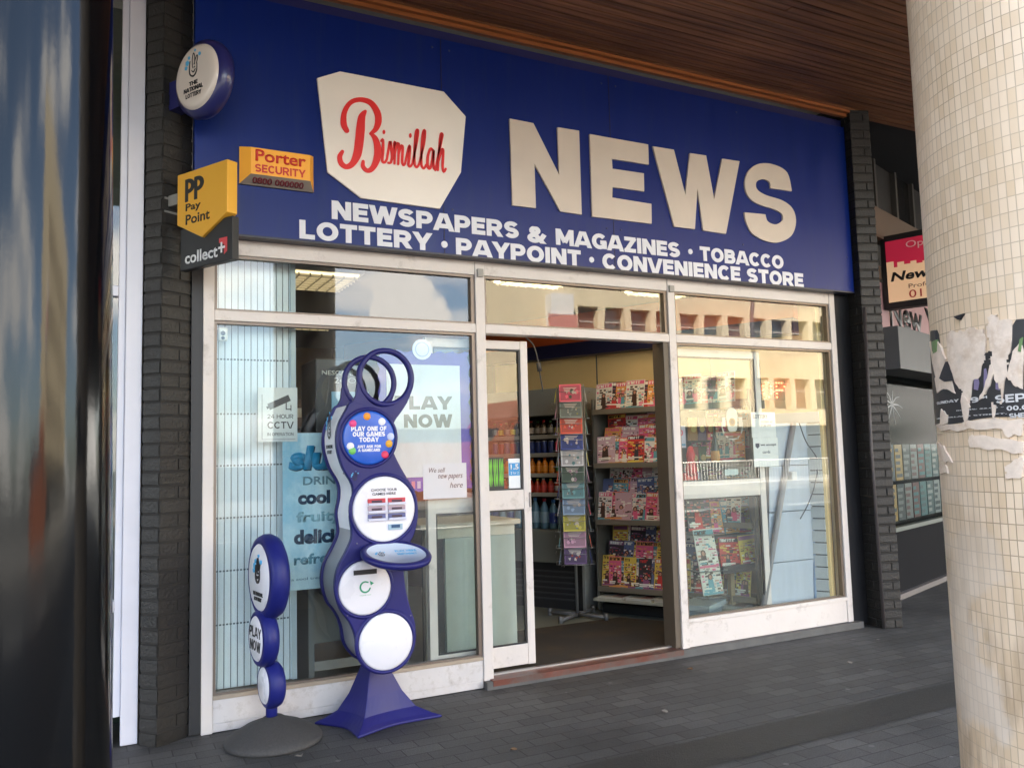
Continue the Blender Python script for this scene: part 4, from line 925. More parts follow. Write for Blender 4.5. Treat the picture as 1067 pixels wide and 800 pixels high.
for i in range(n_):
    f = mb.bm.faces.new((A[i], A[(i+1) % n_], B[(i+1) % n_], B[i])); f.smooth = True; f.material_index = 1 if ins[i][1] > 1.02 else 0
side = mb.build('side_panel', [SIDE, SIDEW], st_)
# loops
def ring(cx, cz, ro, ri, y0, y1, name, parent, m_):
    mb = MB(); n_ = 56; ang = [2*math.pi*k/n_ for k in range(n_)]
    w_ = (ro-ri)/2; rm = (ro+ri)/2; prof = []
    for j in range(12):
        t = 2*math.pi*j/12; prof.append((rm+w_*math.copysign(abs(math.cos(t))**.7, math.cos(t)), (y0+y1)/2+(y1-y0)/2*math.copysign(abs(math.sin(t))**.7, math.sin(t))))
    V = [[mb.bm.verts.new((cx+r_*math.cos(a), y_, cz+r_*math.sin(a))) for r_, y_ in prof] for a in ang]
    for i in range(n_):
        for j in range(12):
            f = mb.bm.faces.new((V[i][j], V[(i+1) % n_][j], V[(i+1) % n_][(j+1) % 12], V[i][(j+1) % 12])); f.smooth = True
    return mb.build(name, m_, parent)
rc = sp_(403, 393); rr_ = (sp_(433, 393)[0]-sp_(373, 393)[0])/2
ring(rc[0], rc[1], rr_, rr_-.032, YS+.002, YS+.045, 'loop', st_, LBLUE); ring(rc[0], rc[1], rr_, rr_-.032, YS+.308, YS+.34, 'loop', st_, LBLUE)
# neck between loop and body on both faces
nk = [sp_(*p) for p in ((373, 398), (377, 408), (387, 420), (400, 424), (414, 420), (425, 410), (431, 402), (424, 420), (413, 436), (404, 448), (380, 440), (366, 425), (371, 412))]
nk = [(p.x, p.y) for p in spline(nk, closed=True, n=4)]
for y0 in (YS+.001, YS+.311):
    mb = MB(); mb.prism(nk, FW, -(y0+.028), -y0); mb.build('neck', LBLUE, st_, bevel=.005)
# discs
def disc(u, v, r_, m_, name, lab, dome=.012, rim=True, parent=st_):
    cx, cz = sp_(u, v); F_ = Fr((cx, YS, cz))
    mb = MB(); mb.lathe([(r_, -.002), (r_, .006), (r_*.93, .009), (r_*.5, .009+dome*.8), (0, .009+dome)], F_, 48); o = mb.build(name, m_, parent); o['label'] = lab
    if rim:
        mb = MB(); pr = [(r_+.001, -.002), (r_+.004, .010), (r_+.014, .012), (r_+.022, -.002)]; mb.lathe(pr, F_, 48); mb.build('rim', LBLUE, o)
    return o, F_
d1, FD1 = disc(384, 456, .148, mat('game_blue', (.015, .10, .52), .3, var=.25, vscale=6), 'round_panel', 'blue round panel with coloured balls', 0)
rn = random.Random(1)
for ax, az, c in ((-.01, .118, (235, 150, 30)), (-.09, .078, (225, 60, 130)), (.075, .088, (235, 235, 240)), (.115, -.035, (225, 165, 40)), (-.095, -.07, (110, 190, 90)), (.09, -.095, (215, 50, 90)), (-.105, -.045, (230, 230, 235)), (.125, .005, (200, 210, 240))):
    mb = MB(); F_ = Fr(FD1(ax, az, .009)); mb.lathe([(.021, 0), (.018, .003), (.010, .005), (0, .006)], F_, 16); mb.build('printed_ball', flat(*c), d1)
for i, (b_, w_, h_) in enumerate((('PLAY ONE OF', .10, .026), ('OUR GAMES', .092, .026), ('TODAY', .055, .026), ('JUST ASK FOR', .068, .016), ('A GAMECARD', .062, .016))):
    zc = (.050, .020, -.010, -.048, -.068)[i]; blocktext(b_, FD1, (-w_, w_, zc-h_/2, zc+h_/2), .0092, WHITE, d1, ext=.001)
d2, FD2 = disc(400, 530, .178, LWHITE, 'round_panel', 'white round panel with scratchcard trays', 0)
text('CHOOSE YOUR', FD2, (-.075, .075, .098, .113), .0092, BLK, d2, bold=.01); text('GAMES HERE', FD2, (-.068, .068, .076, .091), .0092, BLK, d2, bold=.01)
for r_ in range(3):
    for c in range(2):
        a0 = -.095+c*.115; b0 = .035-r_*.042
        mb = MB(); mb.box(a0, a0+.10, .009, .030, b0-.012, b0, 0, FD2); mb.box(a0, a0+.10, .009, .016, b0+.0005, b0+.024, 1, FD2); mb.box(a0+.02, a0+.08, .0165, .018, b0+.002, b0+.014, 2, FD2)
        mb.build('leaflet_tray', [flat(205, 205, 222), flat(*((190, 60, 70), (170, 150, 160), (90, 95, 140))[r_]), flat(60, 40, 60)], d2, bevel=.001)
mb = MB(); mb.box(.02, .10, .009, .020, -.115, -.085, 0, FD2); mb.box(.035, .085, .0205, .022, -.105, -.088, 1, FD2); mb.build('leaflet_tray', [flat(150, 175, 190), flat(30, 70, 110)], d2)
d3, FD3 = disc(380, 612, .145, LWHITE, 'round_panel', 'white round panel with a posting slot', .002)
boxes('slot', [(-.065, .065, .0135, .016, .072, .098)], BLK, d3, FD3, bevel=.006)
mb = MB(); ribbon(mb, [(.0+.028*math.cos(a), .0+.028*math.sin(a)+.005) for a in np.linspace(1.0, 6.0, 10)], [.007, .009, .009, .007], FD3, .0115, .0135, n=2); mb.prism([(.030, .012), (.048, .022), (.026, .036)], FD3, .0115, .0137); mb.build('emblem', mat('recycling_green', (.02, .28, .14), .4), d3)
text('recycle now', FD3, (-.032, .032, -.042, -.034), .0117, flat(150, 190, 165), d3)
d4, FD4 = disc(402, 668, .152, LWHITE, 'round_panel', 'plain white domed round panel', .03)
SCW = mat('dull_screw', (.20, .20, .22), .35, metal=.8)
for u_, v_ in ((372, 432), (412, 446), (358, 493), (424, 498), (372, 566), (428, 641), (362, 641), (388, 694)):
    sx_, sz_ = sp_(u_, v_); mb = MB(); mb.lathe([(.0045, 0), (.0045, .0015), (0, .0025)], Fr((sx_, YS, sz_)), 12); mb.build('screw', SCW, st_)
# writing shelf
cx, cz = onY(413, 577, 4.30); tl = R(22)
F5 = Fr((cx+.005, 4.30, cz), r=(1, 0, 0), u=(0, math.cos(tl), -math.sin(tl)*-.0+.16), n=None)
F5 = Fr((cx, 4.30, cz), r=(1, 0, -.02), u=(0, math.cos(R(15)), math.sin(R(15))))
if F5.n.z < 0: F5.n = -F5.n
mb = MB(); mb.lathe([(0, -.03), (.165, -.03), (.187, -.018), (.190, 0), (.182, .012), (.160, .012), (.158, .006), (0, .006)], F5, 48, mis=[0, 0, 0, 0, 0, 0, 1])
shf = mb.build('writing_shelf', [LBLUE, mat('shelf_insert', srgb(196, 208, 224), .3)], st_)
fingers(F5, -.085, -.01, .04, .0062, .0072, shf)
text('PLAY HERE', F5, (.0, .12, .012, .04), .0064, LIGHTB, shf, bold=.03, ext=.0008); text('RESPONSIBLY', F5, (.0, .11, -.03, -.005), .0064, LIGHTB, shf, bold=.03, ext=.0008)
text('18+', FD2, (.135, .15, -.168, -.16), -.004, WHITE, front)
# emblem on front panel between discs and on the side
c_ = sp_(370, 497); fingers(FW, c_[0]+.0, c_[1], .028, -YS+.0005, -YS+.002, front)
for o_ in (): pass
SF = Fr((onY(342, 455, 4.62)[0], 4.62, onY(342, 455, 4.62)[1]), r=(0, -1, 0), n=(-1, 0, 0))
lx = min(p[0] for p in ins if 1.35 < p[1] < 1.7)
SF = Fr((lx-.002, 4.64, 1.53), r=(0, -1, 0), n=(-1, 0, 0))
fingers(SF, 0, .05, .085, .001, .003, side); text('THE NATIONAL', SF, (-.07, .07, -.055, -.035), .001, BLK, side); text('LOTTERY', SF, (-.05, .05, -.085, -.065), .001, BLK, side)
# base: flared pyramid foot
bc = Vector((1.455, 4.66, 0))
def foot(z, s, conc, rot=R(-8)):
    cor = [(-.31, .10), (-.17, -.27), (.35, -.16), (.17, .19)]
    out_ = []
    for i in range(4):
        a = Vector(cor[i]); b_ = Vector(cor[(i+1) % 4])
        for k in range(8):
            t = k/8; p = a.lerp(b_, t); p = p*(1-conc*math.sin(math.pi*t)); out_.append((bc.x+p.x*s, bc.y+p.y*s, z))
    return out_
mb = MB(); lv = [foot(GZ+.002, 1, .22), foot(GZ+.014, 1, .22), foot(GZ+.03, .86, .20), foot(GZ+.07, .62, .12), foot(GZ+.16, .42, .05), foot(GZ+.30, .22, .0), foot(GZ+.33, .20, .0)]
V = [[mb.bm.verts.new(p) for p in l_] for l_ in lv]
for i in range(len(V)-1):
    for k in range(32): mb.bm.faces.new((V[i][k], V[i][(k+1) % 32], V[i+1][(k+1) % 32], V[i+1][k]))
mb.bm.faces.new(V[0][::-1]); mb.bm.faces.new(V[-1])
mb.build('base', LBLUE, st_, bevel=.004)
boxes('base_collar', [(1.39, 1.52, YS+.06, YS+.28, .27, .36)], LBLUE, st_, bevel=.01)

# ================================================================ ROUND-BASED PAVEMENT SIGN
pc = Vector((.893, 4.60, GZ))
ss_ = thing('pavement_sign', 'short pavement sign of three stacked navy discs on a dark domed base', 'pavement sign', pc)
F_ = Fr(pc, r=(1, 0, 0), u=(0, 1, 0), n=(0, 0, 1))
mb = MB(); mb.lathe([(0, .0), (.246, 0), (.252, .012), (.246, .026), (.22, .044), (.15, .085), (.07, .115), (.045, .13), (0, .135)], F_, 64)
mb.build('base', mat('speckled_rubber', (.045, .043, .042), .7, var=.3, vscale=90, bump=.3, bscale=200), ss_)
NRM = Vector((-.99, -.13, 0)).normalized(); RT = Vector((.13, -.99, 0)).normalized()
for u, v, vt, vb, lab in ((280, 600, 556, 645, 'large disc with the lottery emblem'), (275, 662, 634, 694, 'middle disc reading PLAY NOW'), (283, 712, 688, 737, 'small plain disc')):
    x, z = onY(u, v, 4.60); zt_, zb_ = onY(u, vt, 4.60)[1], onY(u, vb, 4.60)[1]; r_ = (zt_-zb_)/2; zc = (zt_+zb_)/2
    Fd = Fr((x, 4.60, zc), r=RT, n=NRM); h_ = .055 if r_ > .18 else .045
    mb = MB(); mb.lathe([(0, -h_), (r_*.80, -h_), (r_*.93, -h_*.75), (r_, -h_*.2), (r_, h_*.3), (r_*.94, h_*.8), (r_*.80, h_), (r_*.78, h_*.9)], Fd, 48)
    dd = mb.build('disc', mat('lottery_blue_matt', (.010, .014, .14), .45, spec=.3, var=.06), ss_); dd['label'] = lab
    mb = MB(); mb.lathe([(r_*.78, h_*.88), (r_*.75, h_*1.0), (0, h_*1.02)], Fd, 40); fc = mb.build('disc_face', LWHITE, dd)
    if r_ > .18:
        fingers(Fd, .0, .02, .085, h_*1.0, h_*1.1+.002, fc); text('THE NATIONAL', Fd, (-.08, .08, -.095, -.075), h_*1.04, BLK, fc, bold=.02, ext=.003); text('LOTTERY', Fd, (-.06, .06, -.122, -.102), h_*1.04, BLK, fc, bold=.02, ext=.003)
    elif r_ > .13:
        blocktext('PLAY', Fd, (-.095, .095, .008, .062), h_*1.03, BLK, fc, t=.19, ext=.001, gap=.12); blocktext('NOW', Fd, (-.085, .085, -.062, -.008), h_*1.03, BLK, fc, t=.19, ext=.001, gap=.12)
mb = MB(); x, z = onY(283, 740, 4.6); mb.tube([(x, 4.6, GZ+.10), (x, 4.6, .2)], .03, 16); mb.build('neck', mat('lottery_blue_matt', (0, 0, 0)), ss_)

# ================================================================ PRINT ON / BEHIND THE GLASS
def gz_(u, v, y=4.925): return onY(u, v, y)
def sheet_at(x0, x1, z0, z1, y, m, name, parent=None, th=.0015):
    mb = MB(); mb.box(x0, x1, y, y+th, z0, z1); return mb.build(name, m, parent)
IN = YG+.008                                  # just inside the pane
def IFR(y=IN): return Fr((0, y, 0))
PAPER = mat('white_paper', srgb(228, 230, 228), .6)
# cctv notice
n1 = thing('cctv_notice', 'white 24 HOUR CCTV notice with camera picture, high in the left window', 'notice', (.98, IN, 1.7))
sheet_at(.872, 1.098, 1.525, 1.842, IN, PAPER, 'paper', n1)
mb = MB()
mb.prism([(.925, 1.745), (1.045, 1.80), (1.06, 1.765), (.94, 1.71)], FW, -IN, -IN+.002); mb.prism([(.918, 1.728), (.955, 1.745), (.96, 1.735), (.925, 1.715)], FW, -IN, -IN+.0025)
mb.box(1.03, 1.036, IN-.002, IN, 1.715, 1.755); mb.box(1.03, 1.062, IN-.0021, IN, 1.712, 1.718); mb.box(1.058, 1.063, IN-.0022, IN, 1.705, 1.74)
mb.build('camera_picture', flat(50, 50, 55), n1)
mb = MB()
for b in ((.893, .897, 1.54, 1.80), (.893, 1.085, 1.538, 1.541)): mb.box(b[0], b[1], IN-.001, IN, b[2], b[3])
mb.build('border', flat(150, 150, 150), n1)
blocktext('24 HOUR', FW, (.925, 1.075, 1.660, 1.685), -IN+.0003, flat(60, 60, 60), n1, t=.15, ext=.0006)
blocktext('CCTV', FW, (.925, 1.075, 1.602, 1.642), -IN+.0003, flat(40, 40, 45), n1, t=.17, ext=.0006)
blocktext('IN OPERATION', FW, (.925, 1.075, 1.560, 1.578), -IN+.0003, flat(60, 60, 60), n1, t=.15, ext=.0006)
# slush poster
n2 = thing('slush_poster', 'pale blue slush drinks poster in the left window behind the lottery stand', 'poster', (1.2, IN, 1.1))
sheet_at(1.012, 1.52, .665, 1.575, IN+.004, mat('ice_blue_poster', (.62, .84, .92), .5, var=.1, vscale=3, dirt=(.30, .62, .80), dscale=1.8, dlo=.45, dhi=.6), 'paper', n2)
TQ = flat(20, 120, 170); NVY = flat(30, 62, 92)
for o_, m_, dd in ((.006, flat(40, 70, 90), 0), (0, flat(35, 150, 200), .0015)):
    text('slush', FW, (1.045+o_, 1.475+o_, 1.355-o_, 1.50-o_), -IN-.0035+dd, m_, n2, bold=.06, shear=.15, name='lettering')
text('DRINKS', FW, (1.13, 1.42, 1.268, 1.318), -IN-.003, flat(110, 150, 165), n2, bold=.02)
text('cool', FW, (1.10, 1.29, 1.155, 1.235), -IN-.003, NVY, n2, bold=.05)
text('fruity', FW, (1.09, 1.36, 1.035, 1.115), -IN-.003, flat(150, 195, 210), n2, bold=.03)
text('delicious', FW, (1.075, 1.48, .925, 1.01), -IN-.003, NVY, n2, bold=.05)
text('refreshing', FW, (1.075, 1.48, .79, .87), -IN-.003, flat(110, 165, 185), n2, bold=.03)
text('a cool treat on a hot day', FW, (1.06, 1.46, .715, .735), -IN-.003, flat(60, 110, 140), n2)
# PLAY NOW poster with wavy purple border
n3 = thing('play_now_poster', 'pale PLAY NOW poster with a wavy purple border, right half of the left window', 'poster', (1.95, IN, 1.65))
PUR = mat('poster_purple', srgb(84, 72, 178), .45, var=.15, vscale=12)
x0, x1, z0, z1 = 1.60, 2.215, 1.205, 2.085
pts = []
rn = random.Random(11)
def wav(a, b_, n_, fixed, vert):
    for k in range(n_):
        t = k/n_; p = a+(b_-a)*t; o_ = .010*math.sin(k*1.9)+rn.uniform(-.004, .004)
        pts.append((fixed+o_, p) if vert else (p, fixed+o_))
wav(x0, x1, 22, z0, False); wav(z0, z1, 30, x1, True); wav(x1, x0, 22, z1, False); wav(z1, z0, 30, x0, True)
mb = MB(); mb.prism(pts, FW, -IN-.005, -IN-.003); mb.build('border', PUR, n3)
mb = MB(); mb.box(x0+.05, x1-.068, IN+.0008, IN+.0028, z0+.085, z1-.085); pp = mb.build('paper', mat('poster_pale', srgb(214, 226, 234), .35, var=.05, vscale=4), n3)
blocktext('PLAY', FW, (1.70, 2.085, 1.715, 1.80), -IN-.0006, flat(105, 107, 104), pp, ext=.001); blocktext('NOW', FW, (1.76, 2.085, 1.60, 1.685), -IN-.0006, flat(95, 97, 94), pp, ext=.001)
mb = MB()
for k in range(16):
    a = x0+.02+k*.037; mb.box(a, a+.022, IN+.0012, IN+.0028, z0+.015, z0+.06, k % 4)
mb.build('colour_bars', [flat(60, 50, 130), flat(200, 120, 150), flat(180, 180, 215), flat(70, 60, 150)], n3)
n4 = thing('handwritten_note', 'pale blue handwritten note stuck below the PLAY NOW poster', 'notice', (2.03, IN, 1.26))
sheet_at(1.880, 2.178, 1.150, 1.372, IN-.0022, mat('note_paper', srgb(200, 216, 226), .6), 'paper', n4, .0012)
text('We sell', FW, (1.92, 2.03, 1.315, 1.345), -IN+.0025, flat(70, 80, 90), n4, shear=.3); text('new papers', FW, (1.98, 2.15, 1.265, 1.30), -IN+.0025, flat(70, 80, 90), n4, shear=.3); text('here', FW, (2.06, 2.15, 1.215, 1.25), -IN+.0025, flat(70, 80, 90), n4, shear=.3)
mb = MB(); mb.prism(disc_pts(1.888, 2.098, .066, 36), FW, -IN-.001, -IN+.0035, 0); n5 = mb.build('round_sticker', mat('pale_sticker', srgb(205, 218, 232), .4, var=.1, vscale=30))
tag(n5, 'round pale sticker on the glass above the PLAY NOW poster', 'sticker'); 
mb = MB(); ribbon(mb, [(1.888+.045*math.cos(a), 2.098+.045*math.sin(a)) for a in np.linspace(0, 6.2, 14)], [.006]*3, FW, -IN+.0035, -IN+.0045, n=2); mb.build('printed_ring', flat(150, 175, 205), n5)
# small white camera at the window head
c1 = thing('security_camera', 'tiny white security camera at the top left corner of the left window', 'camera', (.675, 4.97, 2.16))
boxes('housing', [(.652, .705, IN+.002, IN+.05, 2.105, 2.185)], flat(225, 225, 215), c1, bevel=.010); mb = MB(); mb.prism(disc_pts(.678, 2.150, .013, 16), FW, -IN-.002, -IN+.001); mb.prism(disc_pts(.678, 2.122, .010, 16), FW, -IN-.002, -IN+.001); mb.build('lens', BLK, c1)
# door leaf stickers
YL = 5.0225
dk = thing('energy_drink_sticker', 'black sticker with green claw marks on the left sliding door glass', 'sticker', (2.38, YL, 1.27))
sheet_at(2.365, 2.49, 1.182, 1.40, YL-.0018, flat(25, 28, 26), 'backing', dk, .001)
mb = MB(); rn = random.Random(8)
for cx_ in (2.388, 2.430, 2.470):
    for o_ in (-.011, 0, .011):
        ribbon(mb, [(cx_+o_+rn.uniform(-.002, .002), 1.388-k*.045) for k in range(5)], [.003, .009, .006, .010, .002], Fr((0, 0, 0)), -YL+.0018, -YL+.0026, n=2)
mb.build('claw_mark', flat(110, 190, 50), dk)
pc1 = thing('price_card', 'blue and white 1.5 litre price card on the left sliding door glass', 'price card', (2.56, YL, 1.28))
sheet_at(2.525, 2.613, 1.19, 1.39, YL-.0018, flat(225, 230, 232), 'paper', pc1, .001); sheet_at(2.527, 2.611, 1.275, 1.36, YL-.0026, flat(35, 140, 200), 'blue_band', pc1, .0008)
text('1.5', FW, (2.54, 2.60, 1.315, 1.352), -YL+.0027, WHITE, pc1, bold=.03, ext=.0006); text('2 for 2', FW, (2.54, 2.60, 1.285, 1.302), -YL+.0027, WHITE, pc1, ext=.0006)
# right window prints
YN = IN
n6 = thing('paper_notice', 'two joined white paper notices taped to the right window beside the beer sticker', 'notice', (4.74, YN, 1.5))
sheet_at(4.620, 4.872, 1.50, 1.700, YN, PAPER, 'paper', n6); sheet_at(4.628, 4.885, 1.272, 1.499, YN, PAPER, 'paper', n6)
G1 = flat(120, 122, 135)
text('LOTTERY', FW, (4.640, 4.79, 1.650, 1.680), -YN+.0002, G1, n6, bold=.02); text('CLOSES AT', FW, (4.72, 4.84, 1.615, 1.630), -YN+.0002, G1, n6); text('7.30 PM', FW, (4.72, 4.82, 1.585, 1.603), -YN+.0002, G1, n6)
text('we accept', FW, (4.70, 4.865, 1.430, 1.450), -YN+.0002, flat(60, 65, 80), n6, bold=.02); text('cards', FW, (4.72, 4.80, 1.375, 1.40), -YN+.0002, G1, n6, bold=.01)
mb = MB(); mb.prism([(4.65, 1.455), (4.69, 1.455), (4.69, 1.43), (4.67, 1.415), (4.65, 1.43)], FW, -YN-.0001, -YN+.0013); mb.build('crest', flat(60, 62, 85), n6)
n7 = thing('crest_sticker', 'round silver brewery style crest sticker with a tankard on the right sliding door', 'sticker', (4.50, YL, 1.60))
cx_, cz_ = onY(763, 445, YL)[0], onY(763, 441, YL)[1]
mb = MB(); ribbon(mb, [(cx_+.105*math.cos(a), cz_-.01+.115*math.sin(a)) for a in np.linspace(math.pi*.95, math.pi*2.05, 12)], [.010]*3, FW, -YL+.0002, -YL+.002, n=2)
mb.prism([(cx_-.06, cz_+.06), (cx_+.06, cz_+.06), (cx_+.045, cz_-.05), (cx_+.02, cz_-.07), (cx_-.02, cz_-.07), (cx_-.045, cz_-.05)], FW, -YL+.0002, -YL+.002)
mb.prism(disc_pts(cx_, cz_+.07, .055, 20), FW, -YL+.0002, -YL+.0016)
for s_ in (-1, 1): mb.prism([(cx_+s_*.065, cz_+.05), (cx_+s_*.105, cz_+.05), (cx_+s_*.10, cz_-.02), (cx_+s_*.07, cz_-.03)], FW, -YL+.0002, -YL+.0018)
mb.build('crest', mat('silver_print', srgb(205, 205, 195), .4), n7)
mb = MB(); mb.prism(disc_pts(cx_, cz_+.01, .032, 16), FW, -YL+.0022, -YL+.0028); mb.box(cx_-.075, cx_+.075, YL-.0028, YL-.0024, cz_-.070, cz_-.064); mb.build('roundel', flat(150, 120, 70), n7)
mb = MB(); mb.prism(disc_pts(cx_, cz_+.01, .020, 16), FW, -YL+.003, -YL+.0034); mb.box(cx_-.05, cx_+.05, YL-.0028, YL-.0024, cz_-.118, cz_-.108); mb.build('roundel', flat(90, 60, 45), n7)
mb = MB(); mb.box(cx_-.085, cx_+.085, YL-.0022, YL-.0004, cz_-.098, cz_-.075); mb.build('red_ribbon', flat(150, 70, 60), n7)
n8 = thing('offer_card', 'small lilac offer card at the left of the right sliding door glass', 'notice', (3.95, YL, 1.5))
sheet_at(3.925, 4.035, 1.435, 1.60, YL-.0018, flat(165, 165, 180), 'paper', n8, .001); text('50', FW, (3.95, 4.01, 1.525, 1.57), -YL+.0019, flat(190, 60, 80), n8, bold=.03); sheet_at(3.93, 4.03, 1.45, 1.465, YL-.0026, flat(60, 120, 150), 'blue_strip', n8, .0008)
mb = MB(); mb.box(4.40, 4.535, YL-.0018, YL-.0008, 1.215, 1.26); tag(mb.build('small_label', flat(170, 190, 190)), 'small pale label low on the upper glass of the right sliding door', 'label')

# ================================================================ INSIDE THE LEFT WINDOW
rb = thing('ribbed_panel', 'pale blue ribbed display back panel standing just inside the left window', 'display panel', (.87, 5.07, 0))
RBM = mat('pale_blue_panel', srgb(226, 238, 246), .5, var=.06, vscale=2); RBD = mat('panel_groove', srgb(90, 104, 114), .6)
mb = MB(); mb.box(.63, 1.085, 5.075, 5.095, .14, 2.62); mb.build('panel', RBD, rb)
mb = MB(); k = 0; x = .635
while x < 1.08:
    mb.box(x, x+.0315, 5.062, 5.0745, .14, 2.62); x += .037
mb.build('rib', RBM, rb)
mb = MB()
for z in (2.01, 1.69, 1.39, 1.09, .79, .49):
    x = .66
    while x < 1.06: mb.box(x, x+.012, 5.0605, 5.0618, z, z+.009); x += .019
mb.build('perforation', RBD, rb)
boxes('edge_strip', [(1.086, 1.115, 5.05, 5.10, .14, 2.62)], mat('edge_white', srgb(190, 205, 212), .5), rb)
# coffee machine with dark front
cm = thing('drinks_machine', 'black hot drinks machine with a pale blue screen inside the left window', 'drinks machine', (1.45, 5.35, 0))
boxes('body', [(1.26, 1.70, 5.16, 5.55, .80, 2.05)], mat('machine_black', (.02, .018, .017), .35), cm, bevel=.01)
boxes('screen', [(1.36, 1.60, 5.150, 5.1595, 1.70, 1.84)], mat('screen_blue', srgb(110, 150, 170), .3, emis=srgb(120, 165, 190), estr=.04), cm)
text('NESCAFE', FW, (1.30, 1.50, 1.945, 1.975), -5.1598, flat(210, 210, 205), cm, bold=.02); text('2GO', FW, (1.38, 1.52, 1.895, 1.93), -5.1598, flat(210, 210, 205), cm)
boxes('cup_bay', [(1.38, 1.58, 5.150, 5.1595, 1.38, 1.60)], mat('bay_brown', (.05, .035, .03), .6), cm)
sc = thing('slush_cabinet', 'grey equipment cabinet with a timber shelf below the hot drinks machine', 'cabinet', (1.5, 5.4, 0))
boxes('carcass', [(1.20, 1.235, 5.12, 5.7, .02, .78), (1.80, 1.835, 5.12, 5.7, .02, .78), (1.235, 1.80, 5.66, 5.7, .02, .78), (1.20, 1.835, 5.12, 5.7, .781, .799)], mat('cabinet_grey', srgb(95, 100, 100), .5), sc)
boxes('shelf', [(1.236, 1.799, 5.13, 5.65, .16, .20)], mat('brown_shelf', srgb(100, 78, 58), .6, var=.2), sc); boxes('shelf_edge', [(1.236, 1.799, 5.118, 5.1295, .15, .205)], mat('shelf_grey_edge', srgb(120, 120, 118), .5), sc)
boxes('control_box', [(1.33, 1.60, 5.14, 5.40, .56, .74)], mat('control_dark', (.02, .025, .035), .35), sc, bevel=.008)
rn = random.Random(12)
for k in range(7):
    x = 1.26+k*.078; y = 5.18+rn.uniform(0, .12)
    mb = MB(); c = Vector((x, y, .05)); an = rn.uniform(0, 3)
    fr_ = Fr((x, y, .004), r=(math.cos(an), math.sin(an), 0), u=(-math.sin(an), math.cos(an), 0), n=(0, 0, 1))
    mb.prism([(-.04, -.02), (.04, -.025), (.045, .015), (0, .03), (-.035, .02)], fr_, 0, .03+rn.uniform(0, .02))
    colr = ('brown', 'black', 'dull gold', 'white', 'grey', 'dark green', 'tan')[k]
    tag(mb.build('scrap_packet', flat(*((90, 60, 40), (30, 30, 30), (150, 120, 60), (190, 190, 185), (110, 110, 110), (30, 60, 40), (160, 130, 95))[k])), colr + ' crumpled packet on the floor under the grey cabinet shelf', 'packet', 'packets on the floor inside the left window')
# pale counter/cabinet near the doorway
cb = thing('counter', 'pale green grey shop counter with white trim behind the left window and door', 'counter', (2.5, 5.5, 0))
each('front_panel', [(2.17, 2.40, 5.30, 5.33, .03, .86), (2.46, 2.70, 5.30, 5.33, .03, .86)], mat('counter_green_grey', srgb(170, 180, 172), .5, var=.05), cb)
each('end_post', [(2.02, 2.075, 5.28, 5.34, .0, .93), (2.401, 2.459, 5.285, 5.335, .0, .86)], mat('counter_post', srgb(205, 200, 185), .5), cb, bevel=.004)
boxes('side_panel', [(2.66, 2.70, 5.331, 5.9, .03, .86)], mat('counter_green_grey', (0, 0, 0)), cb); boxes('worktop', [(1.98, 2.73, 5.26, 5.92, .931, .965)], mat('worktop', srgb(190, 180, 160), .4), cb, bevel=.004)
boxes('rail', [(2.0755, 2.70, 5.30, 5.335, .862, .9305)], mat('counter_post', (0, 0, 0)), cb)
boxes('kickboard', [(2.08, 2.40, 5.50, 5.52, .0, .86)], mat('kick_dark', (.03, .035, .035), .6), cb)
# shelves against the back of the shop with goods (dark silhouettes)
def goods_shelf(x0, x1, y, lab, seed):
    t = thing('goods_shelf', lab, 'shelving', ((x0+x1)/2, y, 0), 'goods shelves at the back of the shop')
    boxes('frame', [(x0, x0+.03, y, y+.4, 0, 2.0), (x1-.03, x1, y, y+.4, 0, 2.0), (x0+.03, x1-.03, y+.38, y+.4, 0, 2.0)], mat('shelf_brown', (.10, .075, .055), .6), t)
    for z in (.15, .55, .95, 1.35, 1.75): boxes('shelf', [(x0+.031, x1-.031, y, y+.379, z, z+.02)], mat('shelf_brown', (0, 0, 0)), t)
    rn = random.Random(seed); k = 0
    for z in (.17, .57, .97, 1.37, 1.77):
        x = x0+.05
        while x < x1-.18:
            w_ = rn.uniform(.08, .16); h_ = rn.uniform(.12, .3); c = rn.choice([(120, 40, 35), (60, 70, 110), (150, 120, 70), (70, 90, 60), (140, 140, 135), (90, 60, 40)])
            cn = {(120, 40, 35): 'red', (60, 70, 110): 'blue', (150, 120, 70): 'tan', (70, 90, 60): 'green', (140, 140, 135): 'grey', (90, 60, 40): 'brown'}[c]
            k += 1
            mb = MB(); mb.box(x, x+w_, y+.03, y+.25, z+.0005, z+h_); mb.box(x+.01, x+w_-.01, y+.028, y+.0295, z+h_*.35, z+h_*.7, 1)
            tag(mb.build('packet', [flat(*c), flat(200, 195, 180)]), '%s boxed packet, item %d on the %s' % (cn, k, 'shelf unit at the far back' if seed == 1 else 'shelf unit along the left wall'), 'packet', 'packets on the goods shelves')
            x += w_+.02
goods_shelf(1.15, 2.35, 8.6, 'brown shelving of goods standing at the far back of the shop', 1)

